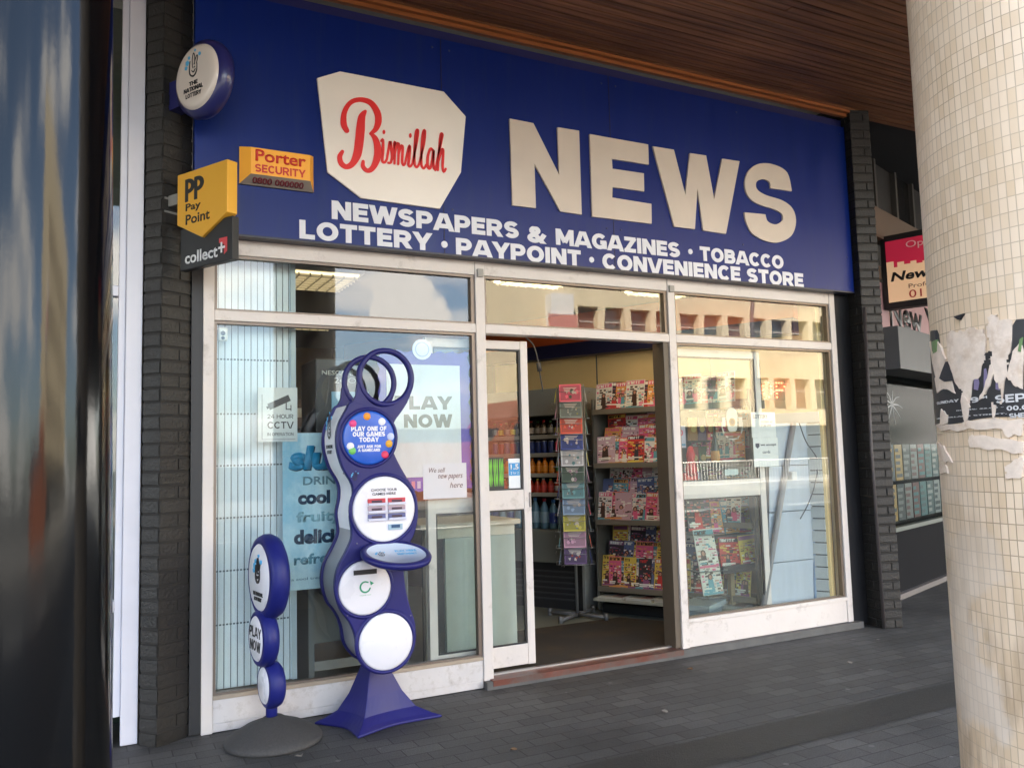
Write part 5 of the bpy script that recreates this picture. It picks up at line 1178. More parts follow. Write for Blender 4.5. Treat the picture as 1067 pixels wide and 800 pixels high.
# ================================================================ FRIDGE AND SPINNER
FRG = Fr((4.0, 6.48, 0), r=(.479, -.878, 0))      # frame with a=0 at the near front edge; a negative = further away
fg = thing('drinks_fridge', 'tall grey open fronted drinks fridge against the cream wall', 'fridge', FRG(-.6, 0, -.2))
GREY = mat('fridge_grey', srgb(140, 140, 136), .45, metal=.1, var=.05); FDK = mat('fridge_inside', (.025, .028, .03), .5)
WD_ = -1.45
each('side_panel', [(-.03, 0, -.46, 0, .0, 2.03), (WD_, WD_+.03, -.46, 0, .0, 2.03)], GREY, fg, FRG, bevel=.004)
boxes('canopy', [(WD_+.031, -.031, -.46, .0, 1.78, 2.029)], GREY, fg, FRG, bevel=.004)
boxes('back_panel', [(WD_+.031, -.031, -.46, -.44, .30, 1.779)], FDK, fg, FRG)
boxes('lower_front', [(WD_+.031, -.031, -.45, .02, .42, .72)], mat('fridge_lower', srgb(120, 124, 122), .45), fg, FRG, bevel=.01)
boxes('grille', [(WD_+.031, -.031, -.42, -.03, .0, .419)], mat('grille_dark', (.02, .02, .022), .6), fg, FRG)
mb = MB()
for k in range(6): mb.box(WD_+.10, -.10, -.029, -.02, .08+k*.05, .095+k*.05, 0, FRG)
mb.build('grille_slat', mat('grille_slat', (.05, .05, .055), .5), fg)
SH = (.723, 1.06, 1.245, 1.44, 1.60)
for z in (1.035, 1.215, 1.405, 1.575):
    boxes('shelf', [(WD_+.031, -.031, -.42, -.04, z, z+.012)], mat('fridge_shelf', srgb(120, 120, 116), .4, metal=.3), fg, FRG); boxes('shelf_edge', [(WD_+.031, -.031, -.0395, -.03, z-.012, z+.026)], mat('price_rail', srgb(160, 158, 150), .5), fg, FRG)
def bottle(kind, mats_, h, r_):
    mb = MB(); f_ = Fr((0, 0, 0), r=(1, 0, 0), u=(0, 1, 0), n=(0, 0, 1))
    if kind == 'can': pr = [(0, 0), (r_*.85, 0), (r_, h*.06), (r_, h*.92), (r_*.82, h), (0, h)]; mi = [0, 0, 1, 0, 0]
    else: pr = [(0, 0), (r_*.9, 0), (r_, h*.04), (r_, h*.2), (r_*1.01, h*.21), (r_*1.01, h*.55), (r_, h*.56), (r_*.95, h*.66), (r_*.42, h*.86), (r_*.38, h*.9), (r_*.45, h*.905), (r_*.45, h), (0, h)]; mi = [0, 0, 0, 1, 1, 1, 0, 0, 0, 2, 2, 2]
    mb.lathe(pr, f_, 16, mis=mi); me = bpy.data.meshes.new(kind); bmesh.ops.recalc_face_normals(mb.bm, faces=mb.bm.faces); mb.bm.to_mesh(me); mb.bm.free()
    for m_ in mats_: me.materials.append(m_)
    return me
def dr(n_, c, rough=.12): return mat('drink_'+n_, srgb(*c), rough, spec=.6)
rows = [('cola', 'dark cola bottle', [dr('cola', (30, 16, 12)), flat(150, 140, 130), flat(170, 40, 40)], .15, .030, 4),
        ('can', 'blue and black drink can', [dr('can', (130, 130, 135)), flat(35, 50, 110), flat(30, 30, 30)], .13, .030, 3),
        ('orange', 'amber orange drink bottle', [dr('orange', (205, 120, 35)), flat(220, 140, 40), flat(200, 90, 30)], .155, .030, 2),
        ('red', 'red and clear soft drink bottle', [dr('red', (170, 60, 45)), flat(190, 60, 50), flat(210, 200, 190)], .145, .032, 1),
        ('water', 'tall clear blue water bottle', [dr('water', (90, 125, 145)), flat(130, 160, 180), flat(60, 110, 160)], .29, .042, 0)]
ords = ['nearest', 'second', 'third', 'fourth', 'fifth', 'sixth', 'seventh', 'eighth', 'ninth', 'tenth', 'eleventh', 'twelfth', 'thirteenth', 'fourteenth', 'fifteenth', 'sixteenth', 'seventeenth', 'eighteenth', 'nineteenth', 'twentieth', 'twenty-first', 'twenty-second']
zsh = [1.588, 1.418, 1.228, 1.048, .7215]; shn = ['top', 'second', 'third', 'fourth', 'bottom']
for ri, (kn, lab, ms, h, r_, _) in enumerate(rows):
    alt = [flat(200, 190, 60), flat(150, 30, 40), flat(70, 120, 70), flat(210, 205, 200), flat(40, 60, 130)]
    mes = [bottle('can' if kn == 'can' else 'bottle', mm_, h*hh, r_) for mm_, hh in ((ms, 1), ([ms[0], alt[ri], ms[2]], .93), ([ms[0], ms[1], alt[(ri+2) % 5]], .97))]
    sp0 = r_*2+.012; N_ = min(14, int((-WD_-.12)/sp0))
    for k in range(N_):
        p = FRG(-.075-k*sp0, zsh[ri], -.085+.006*((k*7) % 3))
        o = bpy.data.objects.new('drink_can' if kn == 'can' else 'drink_bottle', mes[(k*7+ri*3+k//3) % 3]); S.collection.objects.link(o); o.location = p; o.rotation_euler.z = k*1.3
        tag(o, '%s on the %s fridge shelf, %s from the right end' % (lab, shn[ri], ords[k].replace('nearest', 'first')), 'can' if kn == 'can' else 'bottle', 'drinks in the grey fridge')

CARDC = [((222, 90, 115), 'pink'), ((120, 130, 125), 'black and grey'), ((215, 85, 60), 'orange red'), ((50, 65, 140), 'blue'), ((200, 200, 205), 'white with red bottles'), ((70, 90, 70), 'dark green'), ((110, 160, 165), 'pale teal'), ((140, 165, 195), 'sky blue'), ((200, 190, 70), 'yellow with a red heart'), ((200, 150, 175), 'lilac pink'), ((90, 60, 110), 'purple sunset')]
SPC = Vector((3.80, 6.30, 0))
sn = thing('card_spinner', 'tall wire card spinner of greeting cards just inside the doorway', 'card stand', SPC)
WIRE = mat('grey_wire', (.35, .35, .36), .35, metal=.7)
mb = MB(); mb.tube([SPC+Vector((0, 0, .04)), SPC+Vector((0, 0, 2.02))], .013); mb.build('pole', WIRE, sn)
for k in range(4):
    an = k*math.pi/2+.5; mb = MB(); mb.tube([SPC+Vector((0, 0, .03)), SPC+Vector((.28*math.cos(an), .28*math.sin(an), .028))], .016, 8); mb.tube([SPC+Vector((.28*math.cos(an), .28*math.sin(an), .0)), SPC+Vector((.28*math.cos(an), .28*math.sin(an), .06))], .02, 8); mb.build('foot', mat('spinner_foot', (.12, .12, .125), .5), sn)
vd = Vector((-SPC.x, -SPC.y, 0)).normalized()
sides = []
for si, rot in enumerate((0, math.pi/2, -math.pi/2)):
    nn = Vector((vd.x*math.cos(rot)-vd.y*math.sin(rot), vd.x*math.sin(rot)+vd.y*math.cos(rot), 0)); rr0 = Vector((-nn.y, nn.x, 0))
    F_ = Fr(SPC, r=rr0, n=nn)
    mb = MB()
    for a in (-.10, .10): mb.tube([F_(a, .45, .12), F_(a, 2.0, .12)], .004, 6)
    for k in range(11):
        z = .47+k*.139; mb.tube([F_(-.11, z, .12), F_(-.11, z, .165), F_(.11, z, .165), F_(.11, z, .12)], .003, 6); mb.tube([F_(-.11, z+.09, .168), F_(.11, z+.09, .168)], .0025, 6)
    mb.build('card_pocket_frame', WIRE, sn)
    for k in range(11):
        z = 1.865-k*.139; (c, cn) = CARDC[(k+si*4) % 11]
        CF = Fr(F_(0, z, .140), r=rr0, u=(nn.x*-.16, nn.y*-.16, 1), n=(nn.x, nn.y, .16))
        mb = MB(); mb.box(-.095, .095, -.002, .002, 0, .155, 0, CF); mb.box(-.085, .085, .0021, .0028, .012, .145, 1, CF)
        rn = random.Random(k*5+si)
        for q in range(9):
            cx_, cy_ = rn.uniform(-.06, .06), rn.uniform(.02, .10); r_ = rn.uniform(.005, .018); a_n = rn.choice([3, 4, 5, 8]); o0 = rn.uniform(0, 3)
            mb.prism([(cx_+r_*math.cos(o0+k_*2*math.pi/a_n), cy_+r_*1.2*math.sin(o0+k_*2*math.pi/a_n)) for k_ in range(a_n)], CF, .0029, .0034+q*.0002, rn.choice([0, 2, 3]))
        for q in range(3): mb.box(-.06+q*.005, .055-q*.01, .0029, .0036, .118-q*.012, .124-q*.012, 2, CF)
        base_ = tuple(min(255, int(x*1.0)) for x in c)
        o = mb.build('greeting_card', [flat(min(255, c[0]+10), min(255, c[1]+10), min(255, c[2]+10)), flat(*(int(x*.8) for x in base_)), flat(195, 185, 175), flat(*(int(x*.75) for x in CARDC[(k*3+si+5) % 11][0]))])
        tag(o, '%s greeting card, %s from top, %s of spinner' % (cn, ords[k].replace('nearest', 'first'), ('front', 'right side', 'left side')[si]), 'greeting card', 'greeting cards on the spinner')

# ================================================================ MAGAZINE RACK ALONG THE SLANTING WALL
RK = Fr((4.40, 5.75, 0), r=(.479, -.878, 0))
rk = thing('magazine_rack', 'stepped wall rack of magazines along the cream wall', 'magazine rack', RK(0, 0, -.2))
RKM = mat('rack_brown', srgb(110, 98, 82), .5, var=.06)
A0, A1 = -.72, .74
each('upright', [(A0, A0+.02, -.30, -.02, .03, 1.9), (A1-.02, A1, -.30, -.02, .03, 1.9)], mat('rack_upright', srgb(95, 92, 86), .5), rk, RK)
boxes('back_board', [(A0+.021, A1-.021, -.30, -.285, .03, 1.84)], RKM, rk, RK)
boxes('plinth', [(A0+.021, A1-.021, -.28, -.06, .0, .08)], mat('rack_black', (.015, .015, .015), .6), rk, RK)
SHZ = [(.225, 3, .13), (.81, 3, .125), (1.31, 3, .105), (1.79, 1, .1)]
for z, n_, s_ in SHZ:
    boxes('shelf', [(A0+.021, A1-.021, -.284, .0, z-.012, z)], RKM, rk, RK); boxes('shelf_lip', [(A0+.021, A1-.021, .0003, .008, z-.03, z+.015)], mat('clear_lip', srgb(120, 112, 100), .3), rk, RK)
boxes('newspaper_shelf', [(A0+.021, A1-.021, -.20, .10, .125, .150)], mat('pale_shelf', srgb(170, 165, 150), .5), rk, RK, bevel=.003)
PAL = [((226, 100, 140), 'pink'), ((205, 62, 60), 'red'), ((228, 160, 90), 'orange'), ((100, 110, 150), 'slate blue'), ((228, 220, 212), 'white'), ((150, 90, 130), 'plum'), ((100, 160, 175), 'teal'), ((230, 200, 90), 'yellow'), ((206, 170, 180), 'mauve'), ((60, 58, 66), 'black')]
SKIN = flat(195, 140, 120)
def magazine(v, wd, ht, kind='mag'):
    rn = random.Random(v*31+7); c0, cn = PAL[v % 10]; c1 = PAL[(v*3+4) % 10][0]; c2 = PAL[(v*7+2) % 10][0]
    mb = MB(); f_ = Fr((0, 0, 0), r=(1, 0, 0), u=(0, 0, 1), n=(0, -1, 0))
    mb.box(0, wd, -.006, 0, 0, ht, 0, f_)
    top = ht*.97
    mb.box(.004, wd-.004, .0003, .0009, ht*.85, ht*.975, rn.choice([0, 1, 3, 3]), f_)           # masthead band
    x = .012; e_ = wd-rn.uniform(.02, .08); mc = rn.choice([2, 2, 1, 5])
    while x < e_:
        w_ = rn.uniform(.010, .024); h0 = ht*.865; h1 = ht*.96
        mb.box(x, x+w_*.38, .0003, .0031, h0, h1, mc, f_); mb.box(x+w_*.38, x+w_, .0003, .0031, h0 if rn.random() < .5 else h1-ht*.03, h1 if rn.random() < .5 else h1-ht*.02, mc, f_); x += w_+.004
    nx, nz_ = 7, 10
    for i in range(nx):
        for j in range(nz_):
            if rn.random() < .82:
                x0 = .006+(wd-.012)*(i+rn.uniform(0, .5))/nx; z0 = ht*(.05+.74*(j+rn.uniform(0, .4))/nz_)
                mb.box(x0, min(wd-.006, x0+wd*rn.uniform(.05, .24)), .0003, .0008+.0001*((i*7+j*3) % 9), z0, z0+ht*rn.uniform(.015, .06), rn.choice([0, 1, 1, 2, 2, 3, 3, 4, 5, 5]), f_)
    for q_ in range(rn.choice([1, 1, 2])):
        cx_ = wd*rn.uniform(.3, .7); cz_ = ht*rn.uniform(.35, .6); r0 = ht*rn.uniform(.055, .085)
        mb.prism([(cx_-r0*1.5, ht*.08), (cx_+r0*1.4, ht*.08), (cx_+r0, cz_-r0*.6), (cx_-r0*1.1, cz_-r0*.5)], f_, .0003, .0019+q_*.0004, rn.choice([3, 5, 1]))
        mb.prism(disc_pts(cx_, cz_+r0*.15, r0*1.15, 9, .95), f_, .0003, .0021+q_*.0004, 5); mb.prism(disc_pts(cx_, cz_, r0*.8, 9, .8), f_, .0003, .0023+q_*.0004, 4)
    mb.box(wd*.08, wd*rn.uniform(.4, .9), .0003, .0029, ht*.16, ht*.205, 2, f_); mb.box(wd*.08, wd*rn.uniform(.4, .7), .0003, .0029, ht*.11, ht*.145, rn.choice([2, 1]), f_)
    mb.box(.005, wd-.005, .0022, .0027, ht*.01, ht*.07, rn.choice([1, 3]), f_)
    me = bpy.data.meshes.new('magazine'); mb.bm.to_mesh(me); mb.bm.free()
    for m_ in (flat(*c0), flat(*c1), flat(240, 235, 225), flat(*c2), SKIN, flat(70, 45, 35)): me.materials.append(m_)
    return me, cn
LIB = {}
def put_mag(v, a, z, d, wd=.19, ht=.26, lean=.22, lab=None, nm='magazine', fr=RK, yaw=0):
    key = (v, wd, ht)
    if key not in LIB: LIB[key] = magazine(v, wd, ht)
    me, cn = LIB[key]
    o = bpy.data.objects.new(nm, me); S.collection.objects.link(o)
    jr = random.Random(hash((round(a*100), round(z*100)))); lean += jr.uniform(-.06, .06); z += jr.uniform(-.008, .012) if fr is RK else 0; tw = jr.uniform(-.05, .05)
    n_ = fr.n; r_ = (fr.r+Vector((0, 0, tw))).normalized(); u = (Vector((0, 0, 1))-n_*lean); u = (u-r_*u.dot(r_)).normalized(); nn = r_.cross(u)
    m_ = Matrix((( r_.x, -nn.x, u.x, 0), (r_.y, -nn.y, u.y, 0), (r_.z, -nn.z, u.z, 0), (0, 0, 0, 1)))
    o.matrix_world = Matrix.Translation(fr(a, z, d)) @ m_
    tag(o, lab.replace('#', cn), 'magazine', 'magazines in the wall rack'); return o
rn = random.Random(21)
pinkish = [[7, 2, 8, 4, 6, 9], [0, 1, 8, 4, 6, 2, 0], [0, 4, 8, 0, 3, 8, 6, 4], [7, 4, 0, 9, 6, 3, 7]]
tn = ['front', 'middle', 'back']; sn_ = ['bottom', 'third', 'second', 'top']
for si, (z, n_, st__) in enumerate(SHZ):
    ht = (.27, .25, .24, .26)[si]
    for ti in range(n_):
        a = A0+.035+(.02*ti if si != 1 else -.05+.04*ti); k = 0
        while a < A1-.20:
            pal = pinkish[3-si]; v = pal[(k*2+ti*3+si) % len(pal)]+10*((k+ti) % 3)
            wd = rn.choice([.15, .165, .18]) if si != 0 or ti else .12
            put_mag(v, a, z+.002+ti*st__, -.035-ti*.075, wd, ht, .20, '# magazine, %s from far end, %s tier, %s rack shelf' % (ords[k].replace('nearest', 'first'), tn[ti] if n_ > 1 else 'single', sn_[si]))
            a += wd*(.60 if ti == 0 else .56); k += 1
# newspapers on the low shelf
for k in range(5):
    a = A0+.06+k*.27
    mb = MB(); mb.box(a, a+.24, -.10, .09, .1505, .166+.006*(k % 3), 0, RK)
    for q in range(6): mb.box(a+.015, a+.11, -.08+q*.025, -.068+q*.025, .167+.006*(k % 3), .1675+.006*(k % 3), 1, RK); mb.box(a+.125, a+.225, -.08+q*.025, -.065+q*.025, .167+.006*(k % 3), .1675+.006*(k % 3), 1+(q % 2), RK)
    tag(mb.build('newspaper', [flat(190, 188, 180), flat(90, 90, 90), flat(150, 60, 50)]), 'folded newspaper stack, %s from the far end of the low shelf under the magazine rack' % ords[k].replace('nearest', 'first'), 'newspaper', 'newspapers on the low shelf')
# TV titles seen in the bottom shelf
# ---- items visible through the right window
# floor standing comic box near the glass
nr = Fr((4.12, 5.12, 0), r=(1, -.12, 0))
dv = thing('comic_display', 'floor standing counter display of bright comics on a timber post behind the right sliding door', 'display stand', (4.35, 5.3, 0))
boxes('post', [(4.635, 4.675, 5.28, 5.32, .0, .44)], mat('pale_timber', srgb(165, 140, 105), .6, var=.1), dv)
each('tray', [(4.46, 4.90, 5.16, 5.42, .44, .46), (4.46, 4.90, 5.165, 5.18, .4605, .50), (4.46, 4.90, 5.30, 5.42, .70, .72)], mat('tray_dark', (.04, .04, .05), .5), dv)
DV = Fr((0, 5.17, 0), r=(1, 0, 0))
for k, (v, a, z, d, w_, h_) in enumerate(((1, 4.47, .47, -.02, .20, .25), (27, 4.68, .47, -.02, .20, .25), (12, 4.47, .73, -.14, .15, .27), (6, 4.63, .73, -.14, .16, .27), (17, 4.77, .73, -.14, .14, .25), (5, 4.55, .82, -.22, .18, .26))):
    o = put_mag(v, a, z, d, w_, h_, .15, '# comic, %s on the comic display behind the right sliding door' % ('lower left', 'lower right', 'upper left', 'upper middle', 'upper right', 'rearmost')[k], 'comic', DV); o['group'] = 'comics on the display'; o['category'] = 'comic'
for k, (v, a, z, d, w_, h_) in enumerate(((9, 4.22, .78, -.10, .24, .30), (14, 4.215, .50, .02, .20, .30), (4, 4.22, .30, .05, .20, .27), (3, 4.24, .98, -.2, .24, .26))):
    o = put_mag(v, a, z, d, w_, h_, .15, '# glossy magazine, %s in the hanging column just right of the doorway' % ('second from the top', 'third from the top', 'lowest', 'topmost')[k], 'magazine', DV); o['group'] = 'magazines just right of the doorway'
dh = thing('hanging_rack', 'narrow dark wire rack holding a column of magazines just right of the doorway', 'rack', (4.1, 5.3, 0))
mb = MB(); mb.tube([(4.22, 5.36, 0), (4.22, 5.42, 1.3)], .009, 8); mb.tube([(4.47, 5.36, 0), (4.47, 5.42, 1.3)], .009, 8)
for z in (.29, .49, .77, .97): mb.tube([(4.22, 5.36, z-.01), (4.22, 5.11+.03*z, z-.012), (4.47, 5.11+.03*z, z-.012), (4.47, 5.36, z-.01)], .005, 6)
mb.build('frame', WIRE, dh)
bxt = thing('white_box', 'long low pale blue cardboard box on the floor behind the right window', 'box', (4.2, 5.3, 0))
Fb = Fr((4.28, 5.14, 0), r=(.86, .50, 0)); boxes('carton', [(0, .52, -.24, 0, .005, .17)], mat('pale_carton', srgb(150, 165, 178), .6), bxt, Fb, bevel=.004); boxes('lid', [(-.008, .528, -.248, .008, .171, .215)], mat('pale_carton_lid', srgb(175, 188, 198), .6), bxt, Fb, bevel=.004)
mb = MB(); mb.box(4.16, 4.28, 5.20, 5.23, 1.10, 1.24); mb.lathe([(0, 0), (.04, 0), (.045, .05), (.03, .11), (.035, .16), (.02, .22), (0, .23)], Fr((4.22, 5.2, 1.22), r=(1, 0, 0), u=(0, 1, 0), n=(0, 0, 1)), 14)
tag(mb.build('red_packet', flat(225, 45, 50)), 'bright red packet behind the upper glass of the right sliding door', 'packet')
hb = thing('hanging_bottle', 'dark advertising bottle with an orange label hanging behind the right sliding door', 'advert', (4.30, 5.15, 1.5))
mb = MB(); F_ = Fr((4.40, 5.12, 1.27), r=(1, 0, 0), u=(0, 1, 0), n=(0, 0, 1)); mb.lathe([(0, 0), (.030, 0), (.034, .02), (.034, .05), (.035, .055), (.035, .13), (.034, .135), (.028, .18), (.012, .26), (.012, .33), (0, .335)], F_, 18, mis=[0, 0, 0, 1, 1, 1, 0, 0, 0, 0]); mb.build('bottle', [mat('bottle_dark', (.02, .03, .015), .2), flat(220, 150, 60)], hb)
mb = MB(); mb.tube([(4.40, 5.12, 1.60), (4.39, 5.12, 2.2)], .002, 5); mb.build('string', BLK, hb)
# mixed packets behind the sliding door glass
rn = random.Random(33)
pk = thing('snack_rack', 'dark rack of mixed snack packets behind the upper glass of the right sliding door', 'rack', (4.3, 5.5, 0))
boxes('rack_frame', [(4.43, 4.99, 5.60, 5.62, 1.0, 1.75), (4.43, 4.99, 5.45, 5.599, 1.0, 1.015), (4.43, 4.99, 5.45, 5.599, 1.24, 1.255), (4.43, 4.99, 5.45, 5.599, 1.48, 1.495)], mat('rack_black', (0, 0, 0)), pk)
cl = [((150, 90, 50), 'brown'), ((70, 100, 50), 'green'), ((170, 60, 40), 'red'), ((110, 80, 110), 'purple'), ((180, 130, 60), 'amber'), ((60, 60, 60), 'black')]
for r__, z in enumerate((1.016, 1.256, 1.496)):
    for k in range(6):
        c, cn = cl[(k*5+r__*2) % 6]; a = 4.44+k*.09
        mb = MB(); f_ = Fr((a, 5.47, z)); mb.prism([(0, 0), (.085, 0), (.08, .1), (.085, .19), (0, .19), (.005, .1)], f_, -.03, 0, 0); mb.prism(disc_pts(.043, .095, .028, 12), f_, .0005, .002, 1)
        tag(mb.build('snack_packet', [flat(*c), flat(215, 190, 120)]), '%s snack packet, %s from the left on the %s snack rack shelf' % (cn, ords[k].replace('nearest', 'first'), ('lowest', 'middle', 'top')[r__]), 'snack packet', 'packets on the snack rack')
# slatwall on the slanting wall + leaning blue boards + pole
sw = thing('slatwall', 'off-white grooved slatwall fixed to the slanting wall at the right end of the window', 'slatwall', RW(1.7, 1, 0))
SWM = mat('slatwall_white', srgb(190, 192, 190), .5, var=.05)
bl = []
z = .15
while z < 1.66: bl.append((1.05, 1.985, .003, .018, z, z+.088)); z += .098
boxes('board', bl, SWM, sw, RW, bevel=.002); boxes('groove', [(1.05, 1.985, .001, .0028, .15, 1.66)], mat('groove_dark', (.08, .08, .08), .6), sw, RW)
bb = thing('leaning_boards', 'stack of pale blue shelf boards standing on end inside the right window', 'boards', (5.1, 5.1, 0))
BF = Fr((4.93, 5.06, 0), r=(.985, -.02, 0), u=(.065, 0, 1))
BLM = mat('pale_blue_boards', srgb(182, 192, 205), .45, var=.07, vscale=3, stretch=(6, 6, .6))
for k, (z0, z1) in enumerate(((.06, .50), (.505, .90), (.905, 1.27), (1.275, 1.62))): boxes('board', [(-.12+.005*k, .36, -.05, 0, z0, z1)], BLM, bb, BF, bevel=.004)
boxes('edge', [(.362, .385, -.07, .005, .06, 1.60)], mat('board_edge', srgb(130, 150, 178), .5), bb, BF)
br_ = thing('leaning_pole', 'grey metal pole leaning against the blue boards in the right window', 'pole', (5.0, 5.02, 0))
a = onY(828, 440, 5.03); b_ = onY(790, 640, 5.03)
mb = MB(); mb.tube([(a[0], 5.04, a[1]), (b_[0], 5.02, .02)], .023, 12); mb.build('pole', mat('dull_pole', srgb(150, 148, 150), .5), br_)
c = onY(827, 495, 5.0); boxes('clip', [(c[0]-.03, c[0]+.025, 4.985, 5.04, c[1]-.035, c[1]+.03)], flat(215, 215, 215), br_, bevel=.008)
mb = MB(); pts = [onY(*p, 5.03) for p in ((829, 441), (836, 460), (848, 480), (845, 505), (838, 525), (830, 540))]
mb.tube([(p.x, 4.99, p.y) for p in spline([tuple(q) for q in pts], n=6)], .0045, 6)
tag(mb.build('cable', mat('dark_cable', (.06, .06, .065), .5)), 'dark cable looping from the top of the leaning pole', 'cable')
hd = onY(789, 402, 5.2); mb = MB(); mb.box(hd[0]-.02, hd[0]+.03, 5.18, 5.22, hd[1]-.17, hd[1]+.22); mb.box(hd[0]-.035, hd[0]+.05, 5.17, 5.23, hd[1]-.19, hd[1]-.12)
tag(mb.build('door_gear', mat('gear_black', (.02, .02, .02), .4), bevel=.005), 'black vertical handle gear behind the right window above the paper notice', 'door gear')
mb = MB(); F_ = Fr((5.10, 5.45, .35), r=(1, 0, 0), u=(0, 1, 0), n=(0, 0, 1)); tb = onY(797, 563, 5.4)
F_ = Fr((tb[0], 5.4, .55), r=(1, 0, 0), u=(0, 1, 0), n=(0, 0, 1)); mb.lathe([(0, 0), (.09, 0), (.105, .16), (.11, .165), (.10, .17), (.085, .02), (0, .02)], F_, 24)
tag(mb.build('blue_tub', flat(30, 90, 190)), 'bright blue plastic tub between the sliding door and the blue boards', 'tub')
mb = MB(); mb.box(tb[0]-.12, tb[0]+.12, 5.3, 5.52, .0, .549); tag(mb.build('dark_plinth', mat('plinth_dark', (.02, .02, .022), .6)), 'dark plinth under the blue tub', 'plinth')
mb = MB(); q_ = onY(864, 638, 5.05); mb.box(q_[0]-.10, q_[0]+.05, 5.01, 5.08, .01, .17); tag(mb.build('navy_bag', mat('navy_bag', (.02, .03, .10), .5), bevel=.02), 'small navy bag at the foot of the slatwall', 'bag')
# OPEN led sign
op = thing('led_sign', 'red dotted LED open sign hanging high inside the right window', 'LED sign', (5.0, 5.3, 1.9))
LED = mat('led_red', (.5, .05, .02), .4, emis=(1, .10, .04), estr=1.3)
a = onY(793, 398, 5.2); b_ = onY(846, 414, 5.2)
mb = MB(); FNT = {'O': ('0110', '1001', '1001', '1001', '0110'), 'P': ('1110', '1001', '1110', '1000', '1000'), 'E': ('1111', '1000', '1110', '1000', '1111'), 'N': ('1001', '1101', '1011', '1001', '1001')}
dx = (b_[0]-a[0])/19; 
for ci, ch in enumerate('OPEN'):
    for r__, row in enumerate(FNT[ch]):
        for c_, bit in enumerate(row):
            if bit == '1': 
                cx_ = a[0]+(ci*5+c_+.4)*dx; cz_ = a[1]-.005-r__*.030; mb.prism(disc_pts(cx_, cz_, .0075, 8), FW, -5.2, -5.19)
mb.build('led_dots', LED, op); boxes('clear_backing', [(a[0]-.02, b_[0]+.02, 5.2005, 5.204, a[1]-.15, a[1]+.02)], GLASS, op)
# cables at the top of the doorway
mb = MB(); pts = [(onY(u, v, 5.9)[0], 5.9, onY(u, v, 5.9)[1]) for u, v in ((548, 352), (556, 360), (561, 378), (563, 392), (566, 408))]
mb.tube([tuple(p) for p in spline(pts, n=5)], .006, 6); mb.tube([(pts[2][0], 5.9, pts[2][2]), (pts[2][0]+.01, 5.9, pts[2][2]-.07)], .02, 8)
tag(mb.build('hanging_cable', mat('dark_cable', (0, 0, 0))), 'black cable hanging in front of the cream wall beside the door leaf', 'cable')
mb = MB(); p0 = RW(.0, 2.40, .06); mb.tube([RW(-.05, 2.38, .06), RW(-.05, 2.0, .06)], .006, 6)
tag(mb.build('hanging_rod', mat('dark_cable', (0, 0, 0))), 'thin dark rod hanging down the cream wall above the magazines', 'rod')

# ================================================================ ACROSS THE STREET (seen in the glass)
CRM = mat('cream_render', (.66, .56, .38), .75, var=.06, vscale=.6, dirt=(.52, .43, .29), dscale=.5, dlo=.5, dhi=.8)
OP = Fr((16, -24, 0), r=(1, 0, 0), n=(0, 1, 0))
ob = thing('office_building', 'long cream office building with rows of windows across the street', 'building', (28, -30, 0))
blk = [(0, 4.6, 0, 9, 2.7, 15.5)]
mb = MB(); mb.prism([(16, -24), (20.599, -24), (20.599, -28), (18.6, -28)], Fr((0, 0, 0), r=(1, 0, 0), u=(0, 1, 0), n=(0, 0, 1)), GZ-.04, 15.5); mb.build('wall', CRM, ob)
boxes('wall', [(4.6, 34, -4, -.5, GZ-.04, 15.5), (4.6, 34, -.4999, 0, 2.7, 3.6), (4.6, 34, -.4999, 0, 5.3, 6.9), (4.6, 34, -.4999, 0, 8.6, 10.0), (4.6, 34, -.4999, 0, 11.7, 15.5)], CRM, ob, OP)
mb = MB()
for z0, z1 in ((3.6, 5.3), (6.9, 8.6), (10.0, 11.7)):
    for k in range(19): mb.box(4.6+k*1.56, 4.98+k*1.56, -.4995, .02, z0, z1, 0, OP)
mb.build('window_pier', CRM, ob)
WGL = mat('office_glass', (.05, .07, .07), .15, spec=.8); WFR = mat('office_frame', (.35, .33, .3), .5); BLD = mat('office_blind', (.14, .07, .055), .6)
for z0, z1 in ((3.6, 5.3), (6.9, 8.6), (10.0, 11.7)):
    for k in range(18):
        a = 4.98+k*1.56; f_ = boxes('window', [(a, a+1.18, -.44, -.38, z0, z0+.08), (a, a+1.18, -.44, -.38, z0+1.0, z0+1.08)], WFR, ob, OP)
        boxes('pane', [(a, a+1.18, -.43, -.42, z0+.0805, z0+.9995), (a, a+1.18, -.43, -.42, z0+1.0805, z1)], (WGL if k % 3 else BLD), f_, OP)
boxes('shopfront_band', [(4.6, 34, -.49, -.3, GZ, 2.69)], mat('dark_shop_band', (.05, .05, .05), .4), ob, OP)
boxes('projecting_bay', [(3.2, 4.4, .01, .6, 6.2, 9.0)], mat('white_bay', (.72, .70, .66), .5), ob, OP); boxes('pink_sign', [(3.0, 4.5, .61, .75, 7.0, 8.0)], flat(190, 130, 120), ob, OP)
tb_ = thing('tower_block', 'tall dark brown office block across the street to the left', 'building', (-45, -45, 0))
boxes('wall', [(-60, -30, -60, -30, GZ-.04, 20)], mat('dark_brick_block', (.035, .03, .027), .7, var=.2), tb_)
mb = MB()
for r_ in range(7):
    for k in range(18): mb.box(-59+k*1.6, -57.9+k*1.6, -30.02, -29.96, 2.5+r_*2.4, 4.1+r_*2.4)
mb.build('window_band', mat('block_glass', (.03, .04, .05), .15), tb_)
gh = thing('gabled_house', 'small red brick gabled building in front of the cream offices', 'house', (13.5, -19, 0))
boxes('wall', [(9.8, 16.5, -22, -18, GZ-.04, 2.0)], mat('red_brick_wall', (.30, .10, .05), .7, var=.15, vscale=5), gh)
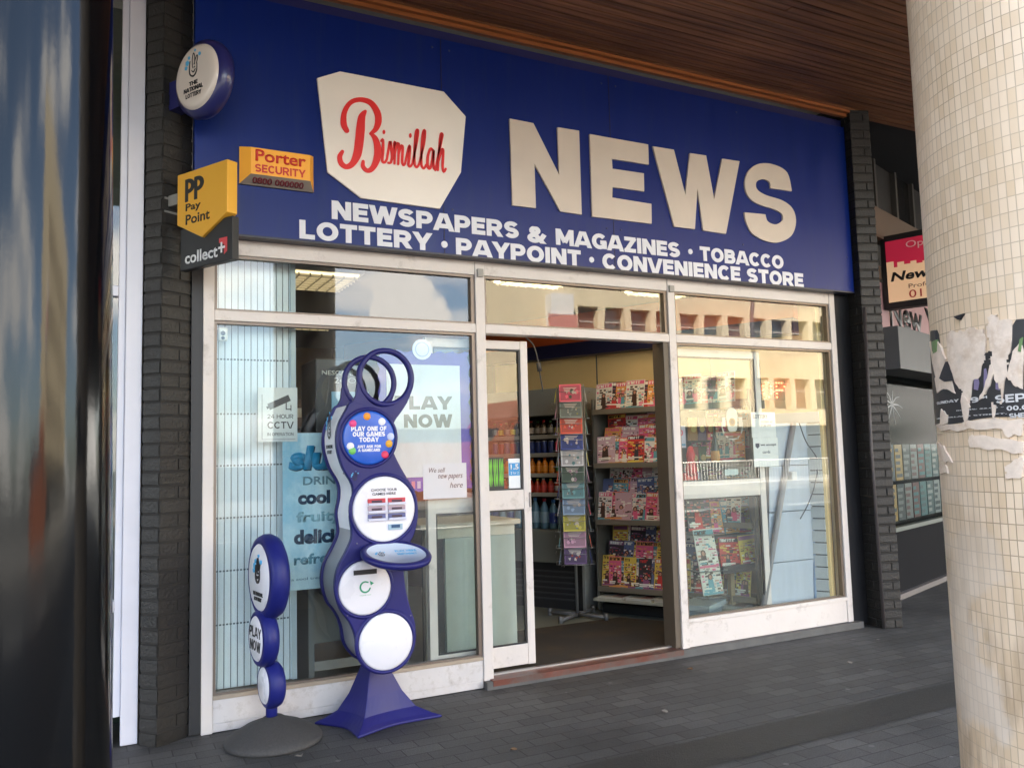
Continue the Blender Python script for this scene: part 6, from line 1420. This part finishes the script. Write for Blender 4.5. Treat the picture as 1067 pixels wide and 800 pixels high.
GH = Fr((0, -17.99, 0), r=(1, 0, 0), n=(0, 1, 0)); mb = MB(); mb.prism([(13.6, 2.0), (15.8, 2.0), (14.7, 3.6)], GH, -3.9, 0); mb.build('gable', mat('red_brick_wall', (0, 0, 0)), gh)
mb = MB(); mb.prism(disc_pts(14.7, 2.4, .35, 20), GH, .001, .02); mb.prism([(14.35, 1.2), (15.05, 1.2), (15.05, 2.4), (14.35, 2.4)], GH, .001, .021); mb.build('arched_window', mat('arch_glass', (.05, .05, .06), .2), gh)
mb = MB(); mb.prism([(9.6, 2.001), (16.7, 2.001), (16.3, 2.5), (10.0, 2.5)], GH, -4.2, -.4); mb.build('roof', mat('slate', (.06, .06, .065), .6), gh)
gr = thing('guard_railing', 'long pale pedestrian guard railing along the far kerb', 'railing', (10, -15, 0))
mb = MB(); mb.tube([(17, -15.3, 1.0), (40, -15.3, 1.0)], .03, 8); mb.tube([(17, -15.3, .15), (40, -15.3, .15)], .025, 8); mb.build('rail', mat('rail_white', (.65, .63, .58), .5), gr)
mb = MB()
for k in range(150): mb.box(17+k*.15, 17.02+k*.15, -15.31, -15.29, .17, .98)
mb.build('baluster', mat('rail_white', (0, 0, 0)), gr)['kind'] = 'stuff'
lp_ = thing('street_lamp', 'curved grey street lamp on the far pavement', 'street lamp', (24, -16, 0))
mb = MB(); mb.tube([(24.5, -16, GZ), (24.5, -16, 7), (24.7, -16, 8.3), (25.4, -16, 9.0)], .09, 10); mb.build('pole', mat('lamp_pole_grey', (.08, .07, .07), .5), lp_); boxes('lamp_head', [(25.2, 26.0, -16.12, -15.88, 8.95, 9.08)], mat('lamp_pole_grey', (0, 0, 0)), lp_, bevel=.03)

# ---- small litter on the paving
rn = random.Random(77)
for k, (x, y, c, lab) in enumerate(((2.9, 3.9, (118, 112, 106), 'small pale paper scrap lying on the paving in front of the doorway'), (.95, 4.28, (118, 112, 106), 'crumpled tissue scrap lying just in front of the round sign base'), (4.6, 4.1, (118, 112, 106), 'small torn paper scrap lying on the paving in front of the right window'), (3.6, 4.55, (120, 85, 50), 'dry brown leaf lying close to the red tiled threshold'), (5.3, 4.45, (118, 112, 106), 'pale scrap lying near the foot of the right brick pier'), (1.9, 3.8, (110, 80, 50), 'dry brown leaf lying in front of the lottery stand'))):
    mb = MB(); n_ = 7; pts = [(x+(.014+rn.uniform(0, .012))*math.cos(2*math.pi*j/n_), y+(.010+rn.uniform(0, .010))*math.sin(2*math.pi*j/n_)) for j in range(n_)]
    mb.face([(a, b_, GZ+.008+rn.uniform(0, .012)) for a, b_ in pts]); o = mb.build('litter_scrap', flat(*c)); 
    so = o.modifiers.new('thick', 'SOLIDIFY'); so.thickness = .001
    tag(o, lab, 'litter')
